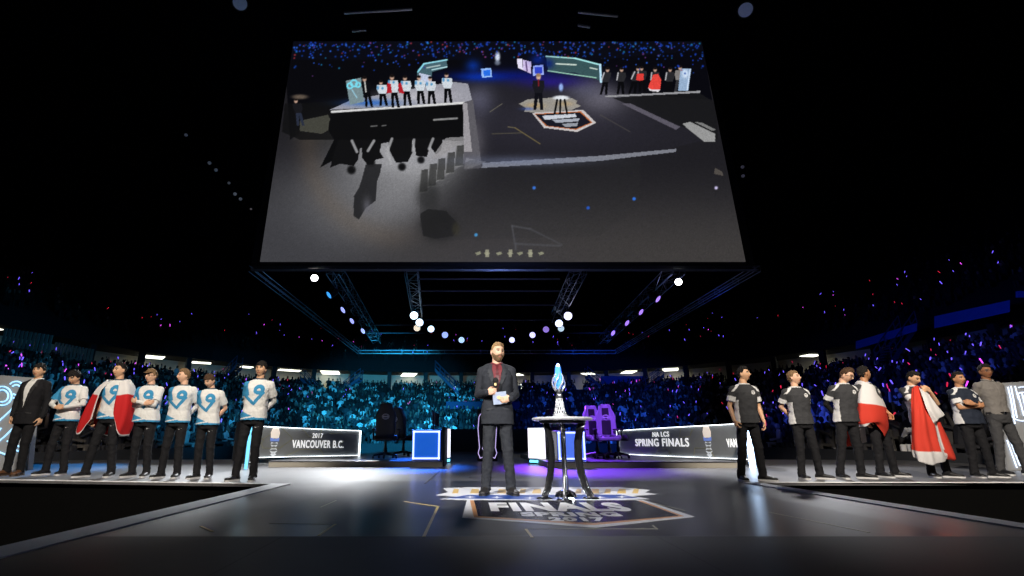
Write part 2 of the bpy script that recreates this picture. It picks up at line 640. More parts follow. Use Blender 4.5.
def person(label, cat, foot, H, yaw=0.0, hair='black', style='short', skin='light', arms=('down', 'down'), top='jersey', paint=None,
           topcol=(.8, .8, .8), trousers=(.012, .012, .014), lean=0.0, hy=0.0, hp=0.0, hr=0.0, sep=0.26, glasses=False, under=None,
           shoe=(.012, .012, .013), sole=(.6, .6, .6), group=None, vox=0.0085, stout=1.0, hem=None, extra=None, thick=.018, hipx=0.0, toe=(.25, .25),
           beard=None, logo=True, footdy=(0, 0), hairvol=1.0, tie=False):
    s = H / 1.75
    root = thing('person', label, cat, foot, group, yaw)
    HM = Matrix.Translation(Vector((0, 0.02, 1.54))) @ Matrix.Rotation(hy, 4, 'Z') @ Matrix.Rotation(hr, 4, 'Y') @ Matrix.Rotation(hp, 4, 'X') @ Matrix.Translation(Vector((0, -0.02, -1.54)))
    HMc = HM @ Matrix.Translation(HC0)

    def fin_pt(p):
        p = Vector(p)
        p.x += lean * max(0, p.z - .1)
        # hips may be shifted sideways over the feet
        h = max(0.0, 1 - abs(p.z - .95) / .85)
        p.x += hipx * h
        return p * s

    def finish(me):
        v = verts_np(me)
        v[:, 0] += lean * np.maximum(0, v[:, 2] - .1) + hipx * np.clip(1 - np.abs(v[:, 2] - .95) / .85, 0, None)
        v *= s
        me.vertices.foreach_set('co', v.ravel())
        me.update()
        return me

    def part(name, me, mats, smooth=True, parent=None):
        for m in (mats if isinstance(mats, (list, tuple)) else [mats]):
            me.materials.append(m)
        me.polygons.foreach_set('use_smooth', [smooth] * len(me.polygons))
        o = bpy.data.objects.new(name, me)
        COL.objects.link(o)
        o.parent = parent or root
        return o

    # skeleton
    sh = {-1: Vector((-.172, .005, 1.405)), 1: Vector((.172, .005, 1.405))}
    A = {}
    for sd, nm in ((-1, arms[0]), (1, arms[1])):
        a = dict(ARM[nm](sd))
        E, W = ik(sh[sd], a['W'], a['pole'])
        a['E'], a['W'] = E, W
        A[sd] = a
    fx = {-1: Vector((-sep / 2, footdy[0], .085)), 1: Vector((sep / 2, footdy[1], .085))}
    legs = {}
    for sd in (-1, 1):
        hip = Vector((sd * .083, 0, .88))
        kn = hip.lerp(fx[sd], .5) + Vector((0, -.025, 0))
        legs[sd] = (hip, kn, fx[sd])
    # ---- body
    mb = MB()
    mb.loft(torso_rings(-.022, stout=1.0), 24, 2.3)
    mb.seg((0, .012, 1.45), HM @ Vector((0, .010, 1.55)), .060, .054, 18)
    S = head_surface(HD)
    mb.add([HMc @ Vector(p) for p in S], HF)
    for sd in (-1, 1):
        mb.sphere(HMc @ Vector((sd * .077, .004, -.004)), (.010, .020, .030), 10, 8, HM.to_3x3().to_4x4() @ Matrix.Rotation(sd * -.35, 4, 'Z'))
        a = A[sd]
        mb.seg(sh[sd], a['E'], .046, .036, 12)
        m_ = a['E'].lerp(a['W'], .35)
        mb.seg(a['E'], m_, .036, .036, 12)
        mb.seg(m_, a['W'], .036, .024, 12)
        hand(mb, a['W'], a['d'], a['n'], a['t'], a['curl'])
        hip, kn, an = legs[sd]
        mb.seg(hip, kn, .068, .046, 12)
        mb.seg(kn, an, .046, .034, 12)
    body = remesh(mb, vox * .72, 1)
    v = verts_np(body)
    c = np.tile(np.array(SKINC[skin]), (len(v), 1))
    inv = np.array(HMc.inverted())
    lv = v @ inv[:3, :3].T + inv[:3, 3]
    X, Y, Z = lv[:, 0], lv[:, 1], lv[:, 2]
    face = Y < -.055
    lips = face & (np.abs(X) < .024) & (np.abs(Z + .057) < .0085)
    c[lips] *= np.array((.75, .45, .45))
    br = face & (np.abs(np.abs(X) - .031) < .018) & (np.abs(Z - .034 + .06 * np.maximum(0, np.abs(X) - .034)) < .0062)
    c[br] = np.array(HAIRC[hair]) * .55 + .008
    lid_shade = face & (np.abs(np.abs(X) - .030) < .018) & (np.abs(Z - .0185) < .004)  # dark lid line, with the eye socket shade put into the skin colour
    c[lid_shade] *= .35
    scalp = (Z > .07) | ((Y > .02) & (Z > -.03) & (np.abs(X) < .075))
    c[scalp & (Z < .13) & (Z > -.05)] *= .5
    set_col(body, c)
    part('body', finish(body), M_SKIN)
    # ---- eyes
    for sd in (-1, 1):
        e = MB()
        ec = HMc @ Vector((sd * .030, -.0745, .010))
        R = HM.to_3x3().to_4x4()
        e.sphere(ec, (.0135, .0095, .0058), 12, 8, R)
        e.cur = 1
        e.sphere(ec + R @ Vector((0, -.0065, 0)), (.0075, .0055, .0062), 10, 6, R)
        me = e.mesh()
        part('eye', finish(me), [mat('eye_white', (.75, .73, .7), .25), mat('iris_dark', (.015, .01, .008), .15)])
        me.polygons.foreach_set('material_index', e.mi)
    # ---- hair
    Q, hf = hair_mesh(style, thick * hairvol, (hash(label) % 97) * 0 + len(label) * 1.7)
    hb = MB().add([HMc @ Vector(p) for p in Q], hf)
    hm = eval_mods(hb.mesh(), [('SUBSURF', dict(levels=1, render_levels=1)), ('DISPLACE', dict(texture=cloud_tex(.018), strength=.020, mid_level=.5, texture_coords='LOCAL'))])
    part('cap' if style == 'cap' else 'hair', finish(hm), mat('hair_' + hair, HAIRC[hair], .75, vary=.45, nscale=110, bump=.9, spec=.25))
    if style == 'cap':
        b = MB()
        prof = [HMc @ Vector((math.sin(a) * .075, -.070 - math.cos(a) * .062, .062 - .018 * math.cos(a))) for a in np.linspace(-1.4, 1.4, 9)]
        inn = [HMc @ Vector((math.sin(a) * .072, -.060 - math.cos(a) * .012, .066)) for a in np.linspace(-1.4, 1.4, 9)]
        up = Vector((0, 0, .006))
        n9 = 9
        b.add(prof + inn + [p + up for p in prof] + [p + up for p in inn],
              [(i, i + 1, n9 + i + 1, n9 + i) for i in range(8)] + [(18 + i, 18 + n9 + i, 18 + n9 + i + 1, 18 + i + 1) for i in range(8)] +
              [(i, 18 + i, 18 + i + 1, i + 1) for i in range(8)])
        part('cap_brim', finish(b.mesh()), mat('hair_' + hair, HAIRC[hair]))
    if beard:
        Q, hf = hair_mesh('beard', .010, 3.1)
        hb = MB().add([HMc @ Vector(p) for p in Q], hf)
        hm = eval_mods(hb.mesh(), [('SUBSURF', dict(levels=1, render_levels=1)), ('DISPLACE', dict(texture=cloud_tex(.01), strength=.006, mid_level=.5, texture_coords='LOCAL'))])
        part('beard', finish(hm), mat('hair_' + beard, HAIRC[beard], .6, vary=.35, nscale=140, bump=.4))
    if glasses:
        g = MB()
        for sd in (-1, 1):
            cc = Vector((sd * .031, -.098, .008))
            g.tube([HMc @ (cc + Vector((math.cos(a) * .022, abs(math.cos(a)) * .003, math.sin(a) * .016))) for a in np.linspace(0, 2 * PI, 17)], .0028, 6, caps=False)
            g.tube([HMc @ Vector((sd * .052, -.095, .012)), HMc @ Vector((sd * .078, -.045, .012)), HMc @ Vector((sd * .082, .004, .008))], .0025, 6)
        g.tube([HMc @ Vector((-.010, -.100, .010)), HMc @ Vector((0, -.104, .013)), HMc @ Vector((.010, -.100, .010))], .0025, 6)
        part('glasses', finish(g.mesh()), mat('glasses_frame', (.01, .01, .011), .3))
    # ---- undersleeves
    if under is not None:
        for sd in (-1, 1):
            a = A[sd]
            u = MB()
            u.seg(sh[sd].lerp(a['E'], .4), a['E'], .050, .043, 12)
            u.seg(a['E'], a['W'].lerp(a['E'], .04), .043, .031, 12)
            me = remesh(u, .008, 2, .010, .05)
            set_col(me, np.tile(under, (len(me.vertices), 1)))
            part('sleeve', finish(me), M_CLOTH)
    # ---- trousers
    tr = MB()
    gt = .012 + (stout - 1) * .1
    tr.loft([(0, 0, .80, .13 + gt, .095 + gt), (0, 0, .86, .155 + gt, .112 + gt), (0, 0, .93, .155 + gt, .115 + gt), (0, 0, 1.0, .143 + gt, .108 + gt)], 24, 2.3)
    for sd in (-1, 1):
        hip, kn, an = legs[sd]
        tr.seg(hip + Vector((0, 0, -.02)), kn, .087 * (1 + (stout - 1) * .5), .066, 14)
        tr.seg(kn, an + Vector((0, .005, -.005)), .064, .056, 14)
        tr.tube([an + Vector((0, .005, .06)), an + Vector((0, .0, -.035))], [.056, .061], 14)
    tm = remesh(tr, vox, 3, .022, .07)
    set_col(tm, np.tile(trousers, (len(tm.vertices), 1)))
    part('trousers', finish(tm), M_CLOTH)
    if logo and top == 'jersey':
        # small white swoosh-like check mark high on one thigh
        bvh = BVHTree.FromPolygons([v.co / 1 for v in tm.vertices], [tuple(p.vertices) for p in tm.polygons])
        b = MB()
        zz = .76 * s
        hipp = fin_pt(legs[1][0].lerp(legs[1][1], .30))
        pts = [(-.028, .004), (-.018, -.008), (.034, .012), (-.016, -.001), (-.024, .006)]
        vs = []
        for px_, pz_ in pts:
            o = Vector((hipp.x + px_ + .01, -1, hipp.z + pz_))
            h = bvh.ray_cast(o, Vector((0, 1, 0)))[0]
            vs.append((h if h else Vector((o.x, -.1, o.z))) + Vector((0, -.003, 0)))
        vs += [v + Vector((0, .004, 0)) for v in vs]
        b.add(vs, [(0, 1, 3, 4), (1, 2, 3), (5, 9, 8, 6), (6, 8, 7), (0, 5, 6, 1), (1, 6, 7, 2)])
        part('trouser_mark', b.mesh(), mat('white_print', (.8, .8, .8), .6), smooth=False)
    # ---- shoes
    for i, sd in enumerate((-1, 1)):
        an = legs[sd][2]
        R = Matrix.Translation((an.x, an.y, 0)) @ Matrix.Rotation(-sd * -toe[i], 4, 'Z')
        k = MB()
        for f0, f1, r0, r1 in ():
            pass
        ringsv = []
        prof = [(.075, .034, .040), (.060, .040, .062), (.02, .043, .075), (-.03, .043, .068), (-.08, .047, .050), (-.13, .050, .040), (-.17, .044, .032), (-.195, .026, .020)]
        vs = []
        nn = 14
        for y, w, h in prof:
            for q in range(nn):
                th = 2 * PI * q / nn
                zc = .022 + h * .5
                vs.append(R @ Vector((w * math.cos(th), y, zc + h * .62 * math.sin(th))))
        fs = []
        for a_ in range(len(prof) - 1):
            for q in range(nn):
                q2 = (q + 1) % nn
                fs.append((a_ * nn + q, a_ * nn + q2, (a_ + 1) * nn + q2, (a_ + 1) * nn + q))
        fs += [tuple(range(nn)), tuple((len(prof) - 1) * nn + q for q in range(nn))]
        k.add(vs, fs)
        me = k.mesh()
        sh_o = part('shoe', finish(me), mat('shoe_%.2f_%.2f' % (shoe[0], shoe[1]), shoe, .45))
        k = MB()
        out = [(.0, .082), (.036, .070), (.045, .03), (.043, -.03), (.050, -.09), (.050, -.14), (.036, -.185), (.0, -.205)]
        poly = out + [(-x, y) for x, y in out[::-1][1:-1]]
        k.prism(poly, .0, .024, R)
        part('sole', finish(k.mesh()), mat('sole_%.2f' % sole[0], sole, .6), smooth=False, parent=sh_o)
    # ---- top
    long_ = top in ('jacket', 'shirt')
    hemz = hem or {'jersey': .865, 'jacket': .78, 'shirt': .93}[top]
    t = MB()
    g = {'jersey': .022, 'jacket': .020, 'shirt': .014}[top]
    t.loft(torso_rings(g, zlo=hemz, flare={'jersey': .012, 'jacket': .014, 'shirt': 0}[top], stout=stout), 32, 2.4)
    if top == 'jacket':
        t.tube([(-.165, .005, 1.425), (0, .012, 1.475), (.165, .005, 1.425)], [.050, .060, .050], 12)
    for sd in (-1, 1):
        a = A[sd]
        if long_:
            t.seg(sh[sd], a['E'], .066, .052, 14)
            t.seg(a['E'], a['W'].lerp(a['E'], .03), .052, .040, 14)
        else:
            e = sh[sd].lerp(a['E'], .74)
            t.seg(sh[sd] + Vector((0, 0, -.005)), sh[sd].lerp(a['E'], .2), .062, .062, 14)
            t.tube([sh[sd], e], [.062, .066], 16)
        t.seg((0, .01, 1.43), sh[sd] + Vector((0, 0, -.005)), .052, .058, 14)
    if top != 'jacket':   # collar ring
        t.tube([(0, .010, 1.46), (0, .006, 1.497)], [.076, .070], 20)
    me = remesh(t, vox * .85, 3, {'jersey': .022, 'jacket': .014, 'shirt': .020}[top], .09)
    v = verts_np(me)
    nrm = norms_np(me)
    c = np.tile(np.array(topcol, float), (len(v), 1))
    if paint:
        arm_t = np.full(len(v), -1.0)
        for sd in (-1, 1):
            a_, b_ = np.array(sh[sd]), np.array(A[sd]['E'])
            ab = b_ - a_
            tt = ((v - a_) @ ab) / (ab @ ab)
            dd = np.linalg.norm(v - a_ - tt[:, None] * ab, axis=1)
            near = (dd < .085) & (tt > .15) & (tt < 1.1) & (np.abs(v[:, 0]) > .14)
            arm_t = np.where(near, tt, arm_t)
        c = paint(v, nrm, c, arm_t)
    set_col(me, c)
    bv = BVHTree.FromPolygons([x.co for x in me.vertices], [tuple(p.vertices) for p in me.polygons])
    part({'jersey': 'jersey', 'jacket': 'suit_jacket', 'shirt': 'shirt'}[top], finish(me), M_CLOTH)

    def decal(name, poly, off, thick_, m, grid=.012, smooth=True):
        """patch lying on the front of the garment; poly in (x,z)"""
        poly = [Vector(p) for p in poly]
        pts = []
        edges = []
        n = len(poly)
        for i in range(n):
            a_, b_ = poly[i], poly[(i + 1) % n]
            k = max(1, int((b_ - a_).length / grid))
            for j in range(k): pts.append(a_.lerp(b_, j / k))
        m0 = len(pts)
        edges = [(i, (i + 1) % m0) for i in range(m0)]
        xs = [p.x for p in poly]
        zs = [p.y for p in poly]
        gx, gz = np.meshgrid(np.arange(min(xs), max(xs), grid), np.arange(min(zs), max(zs), grid))
        ins = inside(poly, gx, gz)
        for x_, z_ in zip(gx[ins], gz[ins]):
            q = Vector((x_, z_))
            if min((q - p).length for p in pts[:m0]) > grid * .55: pts.append(q)
        r = delaunay_2d_cdt(pts, edges, [], 1, 1e-6)
        vs2, fs2 = r[0], r[2]
        vf = []
        last = -.13
        for q in vs2:
            h = bv.ray_cast(Vector((q.x, -1, q.y)), Vector((0, 1, 0)))[0]
            y_ = h.y if h is not None else last
            last = y_
            vf.append(Vector((q.x, y_, q.y)))
        n0 = len(vf)
        vv = [p + Vector((0, -off - thick_, 0)) for p in vf] + [p + Vector((0, -off + .004, 0)) for p in vf]
        from collections import Counter
        ec = Counter()
        for f in fs2:
            for i in range(len(f)):
                e = (f[i], f[(i + 1) % len(f)])
                ec[tuple(sorted(e))] += 1
        ff = [tuple(f) for f in fs2] + [tuple(i + n0 for i in f[::-1]) for f in fs2]
        for (a_, b_), k in ec.items():
            if k == 1: ff.append((a_, b_, b_ + n0, a_ + n0))
        k = MB().add(vv, ff)
        me = k.mesh()
        bm = bmesh.new()
        bm.from_mesh(me)
        bmesh.ops.recalc_face_normals(bm, faces=bm.faces[:])
        bm.to_mesh(me)
        bm.free()
        return part(name, finish(me), m, smooth=False)
    if extra: extra(decal, part, finish, fin_pt, A, root, HMc, s)
    return root, A, fin_pt
# ================================================================== setting
def floor_mat(name, base, rough, seam=1.0, sx=1.22, sy=1.22, spec=.5):
    m = bpy.data.materials.new(name)
    m.use_nodes = True
    nt = m.node_tree
    L = nt.links.new
    b = nt.nodes['Principled BSDF']
    tc = nt.nodes.new('ShaderNodeTexCoord')
    br = nt.nodes.new('ShaderNodeTexBrick')
    br.offset = 0.5
    br.inputs['Scale'].default_value = 1
    br.inputs['Brick Width'].default_value = sx * 2
    br.inputs['Row Height'].default_value = sy
    br.inputs['Mortar Size'].default_value = 0.006 * seam
    br.inputs['Color1'].default_value = (*base, 1)
    br.inputs['Color2'].default_value = (*[c * 1.18 for c in base], 1)
    br.inputs['Mortar'].default_value = (*[c * 0.3 for c in base], 1)
    L(tc.outputs['Object'], br.inputs['Vector'])
    n1 = nt.nodes.new('ShaderNodeTexNoise')
    n1.inputs['Scale'].default_value = 2.2
    n1.inputs['Detail'].default_value = 6
    L(tc.outputs['Object'], n1.inputs['Vector'])
    mr = nt.nodes.new('ShaderNodeMapRange')
    mr.inputs['To Min'].default_value = 0.75
    mr.inputs['To Max'].default_value = 1.25
    L(n1.outputs['Fac'], mr.inputs['Value'])
    sc = nt.nodes.new('ShaderNodeVectorMath')
    sc.operation = 'SCALE'
    L(br.outputs['Color'], sc.inputs[0])
    L(mr.outputs['Result'], sc.inputs['Scale'])
    L(sc.outputs[0], b.inputs['Base Color'])
    mp = nt.nodes.new('ShaderNodeMapping')
    mp.inputs['Scale'].default_value = (.25, .25, .25)
    L(tc.outputs['Object'], mp.inputs['Vector'])
    n2 = nt.nodes.new('ShaderNodeTexNoise')
    n2.inputs['Scale'].default_value = 1.5
    L(mp.outputs[0], n2.inputs['Vector'])
    r2 = nt.nodes.new('ShaderNodeMapRange')
    r2.inputs['To Min'].default_value = rough * 0.92
    r2.inputs['To Max'].default_value = rough * 1.08
    L(n2.outputs['Fac'], r2.inputs['Value'])
    L(r2.outputs['Result'], b.inputs['Roughness'])
    b.inputs['Specular IOR Level'].default_value = spec
    return m


M_FLOOR = floor_mat('stage_deck', (0.105, 0.105, 0.11), 0.36)
M_INLAY = floor_mat('stage_inlay_gloss', (0.026, 0.026, 0.030), 0.30)
M_FORE = floor_mat('stage_front_deck', (0.040, 0.040, 0.040), 0.50, spec=.22)
M_EDGE = mat('pale_edge_boards', (0.75, 0.75, 0.76), 0.6, nscale=3)
M_RISER = mat('riser_side', (0.40, 0.37, 0.31), 0.6, nscale=4)

SXL, SXR = ground(272, 484.5).x, ground(757, 483).x
YW = ground(272, 484.5).y
YWR = ground(757, 483).y
YWB = ground(100, 461).y
YB = 25.0
# main deck with the two side wings in one slab
mb = MB()
wl = ground(-60, 476)
poly = [(SXL, 0.3), (SXR, 0.3), (SXR, YWR), (16.0, YWR + .15), (16.0, YWB), (SXR + 1.5, YWB + 1.5), (SXR + 1.5, YB), (SXL - 1.5, YB), (SXL - 1.5, YWB + 1.5), (-16.0, YWB), (wl.x * 2, wl.y + .9), (SXL, YW)]
mb.prism(poly, -0.035, 0.0)
deck = mb.build('floor', [M_FLOOR])
tag(deck, kind='structure')
# deck skirt (black cloth under the deck)
mb = MB()
cx_ = .7
mb.prism([(x * .995 + .003 * cx_, y + .06 if y < 12 else y - .06) for x, y in poly], -1.25, -0.037)
tag(mb.build('trim_1', mat('skirt_black_cloth', (.0025, .0025, .0025), .95, spec=.05)), kind='structure')
# pale edge boards
mb = MB()
w_ = .26
mb.box((SXL, .3, .001), (SXL + w_, YW + .02, .012))
mb.box((SXR - w_ * .8, .3, .001), (SXR, YWR - .02, .012))
tag(mb.build('trim_2', M_EDGE), kind='structure')
mb = MB()
v = Vector((wl.x * 2 - SXL, wl.y + .9 - YW, 0))
mb.add([(SXL, YW, .001), (SXL + v.x, YW + v.y, .001), (SXL + v.x, YW + v.y + .07, .001), (SXL + .02, YW + .07, .001),
        (SXL, YW, .01), (SXL + v.x, YW + v.y, .01), (SXL + v.x, YW + v.y + .07, .01), (SXL + .02, YW + .07, .01)],
       [(0, 1, 2, 3), (4, 5, 6, 7), (0, 1, 5, 4), (2, 3, 7, 6), (1, 2, 6, 5), (0, 3, 7, 4)])
mb.box((SXR, YWR, .001), (16, YWR + .07, .01))
tag(mb.build('trim_3', M_EDGE), kind='structure')
# glossy dark inlay and the lighter front deck
yi = ground(400, 537).y
xi = ground(345, 485).x
mb = MB()
mb.prism([(xi, yi), (SXR - .9, yi), (SXR - .9, 8.0), (xi, 8.0)], .0005, .004)
tag(mb.build('trim_4', M_INLAY), kind='structure')
mb = MB()
mb.prism([(SXL + w_, .35), (SXR - w_ * .8, .35), (SXR - w_ * .8, yi), (SXL + w_, yi)], .0005, .004)
tag(mb.build('trim_5', M_FORE), kind='structure')
# arena floor far below and hall shell
mb = MB()
mb.box((-80, -30, -1.45), (80, 90, -1.25))
tag(mb.build('arena_floor', mat('arena_floor_dark', (.004, .004, .004), .9, spec=.1)), kind='structure')
mb = MB()
mb.box((-80, -30, 33), (80, 90, 33.5))
tag(mb.build('ceiling', mat('ceiling_black', (.01, .01, .01), .9)), kind='structure')

# ---- floor tape marks
M_TAPE = mat('yellow_tape', (.80, .62, .20), .36)
M_TAPE2 = mat('grey_tape', (.48, .46, .38), .36)


def tape(pts, w, label, m=M_TAPE):
    g = [ground(*p) for p in pts]
    b = MB()
    for i in range(len(g) - 1):
        d = (g[i + 1] - g[i]).normalized()
        n = Vector((-d.y, d.x, 0)) * w / 2
        a0, a1 = g[i] - d * w / 2, g[i + 1] + d * w / 2
        b.add([a0 - n + Vector((0, 0, .004)), a1 - n + Vector((0, 0, .004)), a1 + n + Vector((0, 0, .004)), a0 + n + Vector((0, 0, .004)),
               a0 - n + Vector((0, 0, .006)), a1 - n + Vector((0, 0, .006)), a1 + n + Vector((0, 0, .006)), a0 + n + Vector((0, 0, .006))],
              [(0, 3, 2, 1), (4, 5, 6, 7), (0, 1, 5, 4), (1, 2, 6, 5), (2, 3, 7, 6), (3, 0, 4, 7)])
    o = b.build('floor_tape', m)
    recenter(o, g[0])
    return tag(o, label, 'tape')


tape([(405, 502), (438, 507), (424, 537)], .022, 'bent yellow tape line on the dark deck left of the host')
tape([(319, 536), (335, 525)], .02, 'short slanted yellow tape mark on the deck left of the bent tape line')
tape([(270, 524), (335, 525)], .008, 'thin faint tape line running left from the short slanted mark', M_TAPE2)
tape([(320, 508), (336, 501)], .016, 'small pale tape tick on the deck behind the slanted mark', M_TAPE2)
tape([(201, 527), (212, 532)], .02, 'small yellow tape corner on the deck near the pale edge board at left')
tape([(526, 530), (532, 538)], .02, 'tiny yellow tape tick on the deck just below the floor emblem')
tape([(530, 529.5), (657, 529.5), (653, 526)], .012, 'thin faint tape line below the floor emblem', M_TAPE2)
tape([(651, 503), (684, 511)], .016, 'thin tape line right of the floor emblem beside its upper corner', M_TAPE2)
tape([(425, 484), (440, 471)], .03, 'dark grey tape strip on the blue-lit deck in front of the left desk', mat('dark_tape', (.02, .02, .02), .5))
tape([(770, 513), (868, 533)], .018, 'long thin pale tape line on the deck at right', M_TAPE2)

# ---- floor emblem
em = thing('floor_emblem', 'large printed shield emblem reading FINALS SPRING 2017 on the stage floor around the table', 'floor emblem', ground(575, 508))
em_o = Vector(em.location)


def gpoly(name, polys, z0, z1, m, parent=em, org=em_o):
    b = MB()
    for p in polys:
        g = [ground(*q) for q in p]
        b.prism([(q.x - org.x, q.y - org.y) for q in g], z0, z1)
    return b.build(name, m, parent)


M_PW = mat('print_white', (.78, .78, .8), .35)
M_PO = mat('print_orange', (.62, .30, .12), .35)
M_PB = mat('print_blue', (.02, .07, .32), .35)
M_PD = mat('print_dark', (.018, .018, .026), .25)
M_PY = mat('print_amber', (.70, .47, .14), .35)
gpoly('shield_border', [[(467, 500.5), (462, 518.5), (596, 528.6), (695, 517.5), (643, 500.5)]], .005, .006, M_PW)
gpoly('shield_line', [[(470, 501), (474, 518), (593, 526), (684, 517), (642, 501.5)]], .006, .007, M_PO)
gpoly('shield_panel', [[(474, 501), (478, 517), (593, 524), (679, 516.6), (636, 501.0)]], .007, .008, M_PD)
gpoly('banner', [[(436, 495.5), (448, 492.5), (443, 488.6), (470, 487.6), (620, 487.6), (640, 489.5), (650, 490.5), (645, 493), (657, 494.6), (632, 496.5), (650, 499.5), (600, 500.8), (545, 502.0), (500, 501), (467, 500.6), (440, 499.5), (462, 497.5)]], .0042, .0052, M_PW)
gpoly('banner_band', [[(447, 498.8), (468, 495.6), (620, 495.2), (640, 498.6), (545, 500.4)]], .0052, .0062, M_PB)
blocks = []
for i, x in enumerate((452, 470, 481, 497, 519, 532, 575, 590, 604, 617, 632)):
    blocks.append([(x, 493.8), (x + (9 if i % 2 else 6), 493.8), (x + (9 if i % 2 else 7), 489.6), (x + 2, 489.4)])
for bl_ in blocks: gpoly('banner_letter_block', [bl_], .0052, .0062, M_PY)
stars = []
for x, y in ((470, 497.6), (497, 498), (530, 498.6), (560, 498.8), (600, 498), (622, 497.4)):
    stars.append([(x - 6, y), (x - 1.5, y - .35), (x, y - 1.4), (x + 1.5, y - .35), (x + 6, y), (x + 1.5, y + .35), (x, y + 1.3), (x - 1.5, y + .35)])
for st_ in stars: gpoly('banner_star', [st_], .0062, .0068, M_PW)


def floor_text(txt, pxl, pxr, pyb, pyt, z=.0085):
    a, b = ground(pxl, pyb), ground(pxr, pyb)
    c = ground(pxl, pyt)
    w, h = b.x - a.x, c.y - a.y
    sh = 0.0
    fn = lambda x, y, zz: (a.x - em_o.x + x, a.y - em_o.y + y, z + (zz > 0) * .001)
    me = fit_text(txt, w, h, .05, .01, fn, 1.1)
    me.materials.append(M_PW)
    link('lettering', me, em)


floor_text('FINALS', 491, 636, 512.3, 503.5)
floor_text('SPRING', 522, 624, 517.4, 513.3)
floor_text('2017', 551, 609, 522.3, 518.5)

# ---- desk platforms
ZP = .13


def riser(name, label, px0, px1, pyf, yb, x0=None, m=M_RISER):
    y = ground(px1, pyf).y
    xa = at(px0, pyf, y).x
    xb = at(px1, pyf, y).x
    r = thing(name, label, 'platform', ((xa + xb) / 2, y, 0))
    o = Vector(r.location)
    b = MB()
    b.box((xa - o.x, 0.02, 0), (xb - o.x, yb - y, ZP - .02))
    b.build('frame', M_RISER, r)
    b = MB()
    b.box((xa - o.x - .01, 0, ZP - .02), (xb - o.x + .01, yb - y + .02, ZP), bevel=.006)
    b.build('deck_top', mat('platform_top', (.07, .07, .075), .32), r)
    return xa, xb, y


lxa, lxb, lyf = riser('stage_riser', 'low stage platform carrying the left desk and chairs', 268, 442, 467.2, 17.6)
rxa, rxb, ryf = riser('stage_riser', 'low stage platform carrying the right desk and purple-lit chairs', 548, 742, 468, 17.6)


# ---- curved panel walls
def curve_pts(pts, n=60):
    """Catmull-Rom through plan points"""
    P = [Vector((p[0], p[1], 0)) for p in pts]
    P = [P[0] * 2 - P[1]] + P + [P[-1] * 2 - P[-2]]
    out = []
    m = len(pts) - 1
    for i in range(m):
        p0, p1, p2, p3 = P[i:i + 4]
        for k in range(n // m):
            t = k / (n // m)
            out.append(.5 * ((2 * p1) + (-p0 + p2) * t + (2 * p0 - 5 * p1 + 4 * p2 - p3) * t * t + (-p0 + 3 * p1 - 3 * p2 + p3) * t ** 3))
    out.append(P[-2])
    return out


M_PANEL = mat('banner_grey_print', (.20, .215, .22), .55, nscale=5)
M_STRIP = mat('white_led_strip', (.9, .9, .9), .5, emit=(.88, .95, 1.0), strength=5.0)
M_WTXT = mat('wall_lettering_glow', (.85, .85, .85), .5, emit=(1, 1, 1), strength=.75)  # printed letters, no lamp; emission added so they read lit
M_OCH = mat('wall_line_ochre', (.26, .25, .13), .5)
M_ENDBLUE = mat('blue_white_led_end', (.8, .9, 1), .5, emit=(.45, .66, 1.0), strength=7.0)
M_ENDCYAN = mat('cyan_led_end', (.3, .8, 1), .5, emit=(.05, .45, .9), strength=1.2)


